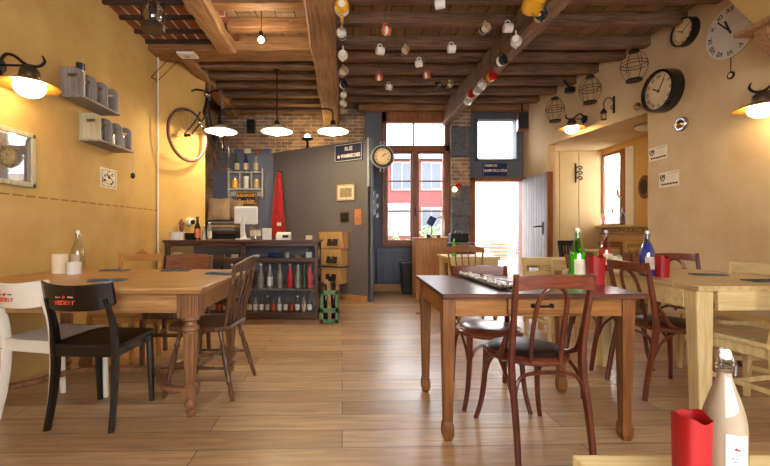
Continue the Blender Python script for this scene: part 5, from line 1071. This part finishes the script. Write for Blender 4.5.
t = thing('wall_bell', 'small white round wall fitting above the left end of the counter', 'wall fitting', (-2.17, 5.08, ZA(222, 5.08)), math.radians(65)); m = MB(); m.lathe([(0, 0), (.055, 0), (.055, .06), (.04, .07), (0, .07)], seg=20, mat=Matrix.Rotation(PI / 2, 3, 'X')); m.build('body', 'whitepl', t, True); m = MB(); m.lathe([(0, .07), (.03, .07), (.03, .09), (0, .09)], seg=16, mat=Matrix.Rotation(PI / 2, 3, 'X')); m.build('front', 'black', t, True)
# ================================================================== MUGS
def mug(name, label, loc, rz, mat, r=.042, h=.085, hm=None, spout=False, band=None, tilt=0, hook=.05, cat='mug', grp='mugs hanging from the ceiling beams'):
    t = thing(name, label, cat, loc, rz, grp); R = Matrix.Rotation(PI / 2 + tilt, 3, 'X')
    pr = [(0, 0), (r * .85, 0), (r, h * .15), (r, h * .95), (r * .96, h), (r * .9, h), (r * .88, h * .2), (0, h * .08)]
    if spout: pr = [(0, 0), (r * .7, 0), (r, h * .3), (r * .95, h * .65), (r * .6, h * .95), (r * .62, h), (r * .55, h), (r * .5, h * .9), (0, h * .8)]
    c = Matrix.Translation((0, 0, -h / 2))
    m = MB(); m.lathe([(a, z - h / 2) for a, z in pr], seg=22, mat=R); m.build('body', mat, t, True)
    def q(y, z): v = R @ Vector((0, y, z)); return v
    m = MB(); m.tube([q(r * .95, -h * .3), q(r * 1.45, -h * .28), q(r * 1.75, 0), q(r * 1.45, h * .28), q(r * .95, h * .3)], r * .13, 8, 4); m.build('handle', hm or mat, t, True)
    if spout: m = MB(); m.tube([q(-r * .8, 0), q(-r * 1.3, h * .2), q(-r * 1.6, h * .45)], [r * .3, r * .2, r * .14], 8, 3); m.build('spout', hm or mat, t, True)
    if band:
        m = MB(); m.lathe([(r * 1.005, -h * .22), (r * 1.02, -h * .22), (r * 1.02, h * .12), (r * 1.005, h * .12)], seg=22, mat=R); m.build('band', band, t, True)
        if spout or True:
            m = MB(); m.lathe([(0, -h / 2 - .0008), (r * .45, -h / 2 - .0012), (r * .45, -h / 2), (0, -h / 2)], seg=18, mat=R); m.build('base_mark', band, t)
    top = R @ Vector((0, r * 1.75, 0)); m = MB(); m.tube([top + Vector((0, -.006, -.004)), top + Vector((0, .006, 0)), top + Vector((0, .003, hook))], .002, 5); m.build('hook', 'iron', t)
    return t
cm = [(342, 8, 3.16, 'yellow_c', .062, 'yellow and white jug, first along the central beam', True, 'ceramic'), (342, 34, 3.58, 'ceramic', .045, 'white mug with dark marks, second along the central beam', False, 'dark_c'), (343, 55, 3.98, 'ceramic', .052, 'white jug with spout, third along the central beam', True, None), (343, 72, 4.4, 'ceramic_tan', .05, 'tan mug with grey band, fourth along the central beam', False, 'bluedrink'), (343.5, 85, 4.79, 'dark_c', .044, 'dark patterned mug, fifth along the central beam', False, 'ceramic'), (343.5, 95, 5.17, 'ceramic', .044, 'white mug, sixth along the central beam', False, 'papery'), (343.5, 103.5, 5.49, 'ceramic', .044, 'white mug, seventh along the central beam', False, None), (343.5, 111, 5.85, 'ceramic_tan', .044, 'pale mug, farthest along the central beam', False, None)]
for px_, py, D_, mt, r_, lb, sp_, bd in cm: mug('jug' if sp_ else 'hanging_mug', lb, W(px_, py, D_), PI if sp_ and mt == 'yellow_c' else random.uniform(-.5, .5), mt, r_, r_ * 2, None, sp_, bd, cat='jug' if sp_ else 'mug', hook=3.27 - ZA(py, D_) - r_ * 1.75, grp='mugs along the central beam')
dm = [(534, 3, 3.12, 'yellow_c', .085, 'big yellow jug at the near end of the diagonal weathered beam', True, None), (541, 15, 3.3, 'dark_c', .055, 'dark glazed jug just behind the big yellow one', True, 'ceramic_tan'), (516, 41, 3.71, 'ceramic', .055, 'white jug with hanging spout on the weathered beam', True, None), (501, 61, 4.12, 'dark_c', .05, 'black and white mug on the weathered beam', False, 'ceramic'), (491, 77, 4.57, 'red_c', .05, 'red and yellow mug on the weathered beam, nearer one', False, 'yellow_c'), (482, 85, 4.79, 'ceramic', .052, 'white mug between the two red mugs on the beam, nearer', False, None), (477, 91, 5.02, 'ceramic', .046, 'white mug between the two red mugs on the beam, farther', False, None), (470.5, 95, 5.2, 'red_c', .05, 'red mug on the weathered beam, farther one', False, 'ceramic'), (468, 101, 5.4, 'ceramic', .055, 'white round mug, farthest on the weathered beam', False, None)]
for px_, py, D_, mt, r_, lb, sp_, bd in dm: mug('jug' if sp_ else 'hanging_mug', lb, W(px_, py, D_), random.uniform(-.5, .5), mt, r_, r_ * 2, None, sp_, bd, cat='jug' if sp_ else 'mug', hook=3.27 - ZA(py, D_) - r_ * 1.75, grp='mugs along the weathered beam')
mid = [(440, 4, 'ceramic', 'pale pink shaded mug at the top centre edge of the ceiling'), (385.7, 31, 'stripe', 'orange striped mug, nearest left of the ceiling rows'), (484.7, 29, 'ceramic_tan', 'tan mug with round dark mark under the second joist'), (507.8, 28, 'ceramic', 'plain pale mug right of the tan marked one'), (451.4, 49, 'ceramic', 'plain white mug under the third joist'), (404.7, 51, 'ceramic_tan', 'tan mug with small mark under the third joist'), (380, 51, 'ceramic', 'white mug left of the tan mug under the third joist'), (419, 63.5, 'ceramic', 'tilted white mug under the fourth joist'), (426.8, 75, 'stripe', 'orange striped mug in the middle of the fifth joist'), (379, 77, 'stripe', 'orange striped mug at the left of the fifth joist'), (388.8, 87, 'ceramic', 'small white mug at left in the farthest row'), (438, 85, 'dark_c', 'dark mug in the farthest hanging row'), (449.6, 85, 'ceramic_tan', 'tan mug at the right of the farthest row')]
for px_, py, mt, lb in mid:
    best = None
    for yj in YJ:
        z = ZA(py, yj)
        if z + .085 < 3.22 and (best is None or yj > best): best = yj
    z = ZA(py, best); mug('hanging_mug', lb, (XA(px_, best), best, z), random.choice([1.2, 1.6, 1.9]) if mt != 'ceramic_tan' else .2, 'orange_c' if mt == 'stripe' else mt, .042, .08, None, False, 'ceramic' if mt == 'stripe' else ('dark_c' if mt == 'ceramic_tan' else None), hook=max(.02, 3.255 - z - .0735), grp='mugs hanging from the joists')
# ================================================================== TABLE THINGS
def swing(label, loc, glass, liquid, H=.315, r=.043, lab='papery', cap='whitepl', group=None, fill=.72, rz=0, detail=False):
    t = thing('swing_top_bottle', label, 'bottle', loc, rz, group); S = 28 if detail else 18
    pr = [(0, .004), (r * .6, 0), (r * .95, .006), (r, .02), (r, H * .46), (r * .93, H * .54), (r * .70, H * .65), (r * .42, H * .76), (r * .31, H * .82), (r * .30, H * .90), (r * .34, H * .905), (r * .34, H * .93), (r * .28, H * .935)]
    MB().lathe(pr, seg=S).build('glass_body', glass, t, True)
    if liquid:
        zf = H * fill; q = [(0, .006)] + [(a * .965, max(z, .006)) for a, z in pr[1:] if z < zf]; last = q[-1]; nx = [p_ for p_ in pr if p_[1] >= zf][0]; u = (zf - last[1]) / max(1e-6, nx[1] - last[1]); rr_ = last[0] + (nx[0] * .965 - last[0]) * u
        MB().lathe(q + [(rr_, zf), (0, zf)], seg=S).build('liquid', liquid, t, True)
    MB().lathe([(0, H * .93), (r * .27, H * .93), (r * .30, H * .95), (r * .27, H * .985), (r * .2, H), (0, H)], seg=16).build('stopper', cap, t, True)
    m = MB(); k = r * .36
    for s in (-1, 1): m.tube([(s * k, 0, H * .86), (s * k * 1.05, -.004, H * .91), (s * k * .95, 0, H * .965), (0, 0, H * 1.0)], .0012 if detail else .0018, 5, 3)
    for z in (.86, .885): m.tube([(k * math.cos(a), k * math.sin(a), H * z) for a in [2 * PI * j / 14 for j in range(14)]], .0011 if detail else .0016, 5, closed=True)
    m.tube([(k, 0, H * .875), (k * 1.6, -.002, H * .89), (k * 1.5, -.003, H * .83), (k * 1.1, -.005, H * .81)], .0012, 5, 3); m.build('wire_bail', 'steel', t)
    if lab:
        m = MB(); a0, a1 = (-131, -72) if detail else (-140, -40); n = 12; vs = []
        for i in range(n + 1):
            a = math.radians(a0 + (a1 - a0) * i / n); R_ = r * 1.012
            vs += [(R_ * math.cos(a), R_ * math.sin(a), H * .16), (R_ * math.cos(a), R_ * math.sin(a), H * .43)]
        m._new(vs, [(2 * i, 2 * i + 2, 2 * i + 3, 2 * i + 1) for i in range(n)]); L = m.build('label', lab, t, True)
        if detail:
            a = math.radians(-106); R_ = r * 1.03
            m = MB(); m.ball((R_ * math.cos(a), R_ * math.sin(a), H * .335), r * .09, 10, (1, .5, 1)); m.ball((R_ * math.cos(a + .12), R_ * math.sin(a + .12), H * .33), r * .07, 10, (1, .5, 1)); m.build('emblem', 'letter_r', L, True)
            m = MB(); a2 = [math.radians(q_) for q_ in (-118, -112, -104, -98)]
            for z in (.27, .245): m.tube([(r * 1.016 * math.cos(q_), r * 1.016 * math.sin(q_), H * z) for q_ in a2], .0006, 4)
            m.build('fine_print', 'ink', L)
    return t
def bag(label, loc, r, h, group=None, rz=0, mat='red_gl', name='candle_bag', amp=.008):
    t = thing(name, label, 'candle holder', loc, rz, group); n = 28; m = MB(); rr = []
    def sq(a, r_): c_, s_ = math.cos(a), math.sin(a); k = 1 / max(abs(c_), abs(s_)); k = 1 + (k - 1) * .45; return (r_ * k * c_, r_ * k * s_)
    for (k_, z) in ((0, 0), (.92, 0), (.96, h * .3), (1.0, h * .7), (1.03, h), (1.0, h), (.95, h * .5), (.9, .01), (0, .01)):
        if k_ == 0: rr.append([m.bm.verts.new((0, 0, z))]); continue
        rr.append([m.bm.verts.new((*sq(2 * PI * j / n, r * k_), z + (amp * math.sin(4 * PI * j / n + 1) + amp * .5 * math.sin(10 * PI * j / n) if z == h else 0))) for j in range(n)])
    for a_, b_ in zip(rr, rr[1:]):
        for j in range(n):
            j2 = (j + 1) % n
            if len(a_) == 1: m.bm.faces.new((a_[0], b_[j], b_[j2]))
            elif len(b_) == 1: m.bm.faces.new((a_[j], b_[0], a_[j2]))
            else: m.bm.faces.new((a_[j], a_[j2], b_[j2], b_[j]))
    m.build('paper_sleeve', mat, t, True); m = MB(); m.lathe([(0, .01), (r * .4, .01), (r * .4, h * .4), (0, h * .4)], seg=14); m.build('candle', 'cream_pl', t, True); return t
swing('clear swing-top bottle of cloudy drink on the foreground table', (XA(724.5, .515), .515, .72), 'seeglass', 'whitelemon', H=.184, r=.0235, detail=True, fill=.83, cap='whitepl', lab='whitepl')
bag('red paper candle bag beside the bottle in the foreground', (XA(688, .51), .505, .72), .0183, .1, amp=.003)
t = thing('saucer', 'small cream saucer in front of the foreground bottle', 'saucer', (XA(742, .47), .463, .72)); MB().lathe([(0, 0), (.02, 0), (.032, .012), (.03, .013), (.018, .003), (0, .003)], seg=24).build('dish', 'cream_pl', t, True)
bpy.data.objects.remove(bpy.data.objects['dish']); bpy.data.objects.remove(t)
swing('green swing-top bottle on the central table', (XA(577.5, 2.30), 2.30, .76), 'greenglass', 'greendrink', H=.325, r=.047, lab='paper', fill=.55)
bag('red paper candle bag on the central table beside the green bottle', (XA(595.5, 2.22), 2.22, .76), .043, .16)
t = thing('white_bowl', 'small white bowl beside the green bottle', 'bowl', (XA(570.5, 2.48), 2.48, .76)); MB().lathe([(0, 0), (.03, 0), (.05, .03), (.05, .05), (.046, .05), (.045, .03), (0, .01)], seg=24).build('body', 'ceramic', t, True); m = MB(); m.ball((0, 0, .045), .042, 16, (1, 1, .5)); m.build('contents', 'cream_pl', t, True)
swing('red swing-top bottle on the far end of the cream table', (XA(600.5, 2.98) + .04, 2.98, .76), 'redglass', 'reddrink', H=.315, r=.045, lab='paper', fill=.5)
swing('blue swing-top bottle beside the red bag on the cream table', (XA(647, 2.62), 2.62, .76), 'blueglass', 'bluedrink', H=.31, r=.046, lab='papery', fill=.72)
bag('red paper candle bag on the cream table beside the blue bottle', (XA(662, 2.56), 2.56, .76), .037, .135)
bag('cream paper candle bag behind the red bags on the cream table', (XA(615, 2.92) , 2.92, .76), .04, .115, mat='cream_pl')
t = thing('wooden_caddy', 'brown wooden condiment caddy on the far side of the cream table', 'caddy', (XA(634, 3.0), 3.0, .76)); m = MB(); m.bx(-.055, .055, -.05, -.04, 0, .11); m.bx(-.055, .055, .04, .05, 0, .11); m.bx(-.055, -.045, -.05, .05, 0, .14); m.bx(.045, .055, -.05, .05, 0, .14); m.bx(-.055, .055, -.05, .05, 0, .01); m.build('box', 'walnut', t); m = MB(); m.tube([(-.05, 0, .13), (.05, 0, .13)], .008, 8); m.build('handle', 'walnut', t)
t = thing('beaded_mat', 'rolled black and white beaded mat lying along the central table', 'mat', (0, 0, .76)); p0, p1 = W(463, 274.8, 2.63), W(509, 290.5, 1.98); m = MB(); p0.z = p1.z = .012
dirv = (p1 - p0); ns = dirv.cross(Vector((0, 0, 1))).normalized() * .045
for k in range(4): o_ = ns * (k / 3 - .5) * 1.5; m.tube([p0 + o_, p0.lerp(p1, .3) + o_ + Vector((0, 0, .004)), p0.lerp(p1, .7) + o_, p1 + o_], .009, 6, 3)
m.build('cords', 'black', t, True)
for k in range(44):
    u = k / 43; b_ = p0.lerp(p1, u) + ns * random.uniform(-.9, .9)
    if k == 0: bead = MB(); bead.ball((0, 0, 0), .010, 8, (1, 1, .7)); first = bead.build('bead', 'ceramic', t, True, loc=b_ + Vector((0, 0, .014)))
    else: c = first.copy(); COL.objects.link(c); c.location = b_ + Vector((0, 0, .014))
t = thing('table_cloth_runner', 'brown woven runner lying behind the beaded mat on the central table', 'table runner', (0, 0, 0)); MB().prism([(1.0, 2.15), (1.30, 2.15), (1.18, 2.62), (.84, 2.62)], 'Z', .76, .764).build('cloth', 'walnut', t)
# left table
def napkin(label, loc, rz):
    t = thing('folded_napkin', label, 'napkin', loc, rz, 'napkins with cutlery'); MB().bx(-.10, .10, -.045, .045, 0, .008).build('cloth', 'blue_cloth', t, bevel=.003)
    m = MB(); m.bx(-.10, .03, -.02, -.012, .008, .011); m.bx(.03, .10, -.026, -.006, .008, .010); m.build('knife', 'steel', t); m = MB(); m.bx(-.10, .04, .012, .018, .008, .011)
    for q in range(4): m.bx(.04, .09, .004 + q * .006, .007 + q * .006, .008, .010)
    m.build('fork', 'steel', t); return t
napkin('blue grey napkin with cutlery before the black cafe chair', (XA(108, 2.36), 2.36, .762), .15); napkin('blue grey napkin with cutlery at the far side, by the carved chair', (XA(115, 2.95), 2.95, .762), .0)
napkin('blue grey napkin with cutlery in front of the broad panel chair', (XA(176, 2.95), 2.95, .762), .05); napkin('blue grey napkin with cutlery near the windsor chair', (XA(224, 2.8), 2.72, .762), -.35)
napkin('blue grey napkin with cutlery on the cream table, middle right', (XA(708, 2.68), 2.68, .76), -.15); napkin('blue grey napkin with cutlery at the right edge of the cream table', (XA(762, 2.36), 2.36, .76), .1)
t = thing('pillar_candle', 'cream pillar candle on the left table by the wall', 'candle', (XA(60, 2.78), 2.78, .762)); MB().lathe([(0, 0), (.048, 0), (.05, .005), (.05, .138), (.045, .14), (.02, .132), (0, .132)], seg=26).build('wax', 'cream_pl', t, True); m = MB(); m.tube([(0, 0, .13), (.002, 0, .145)], .0015, 5); m.build('wick', 'black', t)
t = thing('sugar_pot', 'white straight sided pot beside the pillar candle', 'pot', (XA(73.5, 2.74), 2.74, .762)); MB().lathe([(0, 0), (.045, 0), (.047, .005), (.047, .085), (.042, .085), (.042, .01), (0, .01)], seg=26).build('body', 'ceramic', t, True); m = MB(); m.lathe([(0, .07), (.041, .07), (0, .075)], seg=20); m.build('contents', 'ink', t)
swing('clear swing-top water bottle on the left table behind the white pot', (XA(78, 2.88), 2.88, .762), 'bottleglass', None, H=.31, r=.046, lab='papery')
small_bottle('small green bottle on the cream table near the door', (XA(454, 4.85), 4.85, .75), 'greendrink', None, None, .24, .03)
# ================================================================== CAMERA, WORLD
cam = bpy.data.cameras.new('camera'); co = bpy.data.objects.new('camera', cam); COL.objects.link(co); scene.camera = co
co.location = (0, 0, EYE); co.rotation_euler = (PI / 2, 0, 0); cam.sensor_width = 36; cam.lens = 18.0; cam.shift_x = 32 / 770; cam.shift_y = -1 / 770; cam.clip_start = .02; cam.clip_end = 200
w = bpy.data.worlds.new('world'); scene.world = w; w.use_nodes = True; nt = w.node_tree; nt.nodes.clear()
bg = nt.nodes.new('ShaderNodeBackground'); ow = nt.nodes.new('ShaderNodeOutputWorld'); nt.links.new(bg.outputs[0], ow.inputs[0])
bg.inputs[0].default_value = (.93, .96, 1, 1); bg.inputs[1].default_value = 8.0
vs = scene.view_settings; vs.view_transform = 'Standard'; vs.look = 'None'; vs.gamma = 1; vs.use_curve_mapping = False; vs.exposure = 0.7
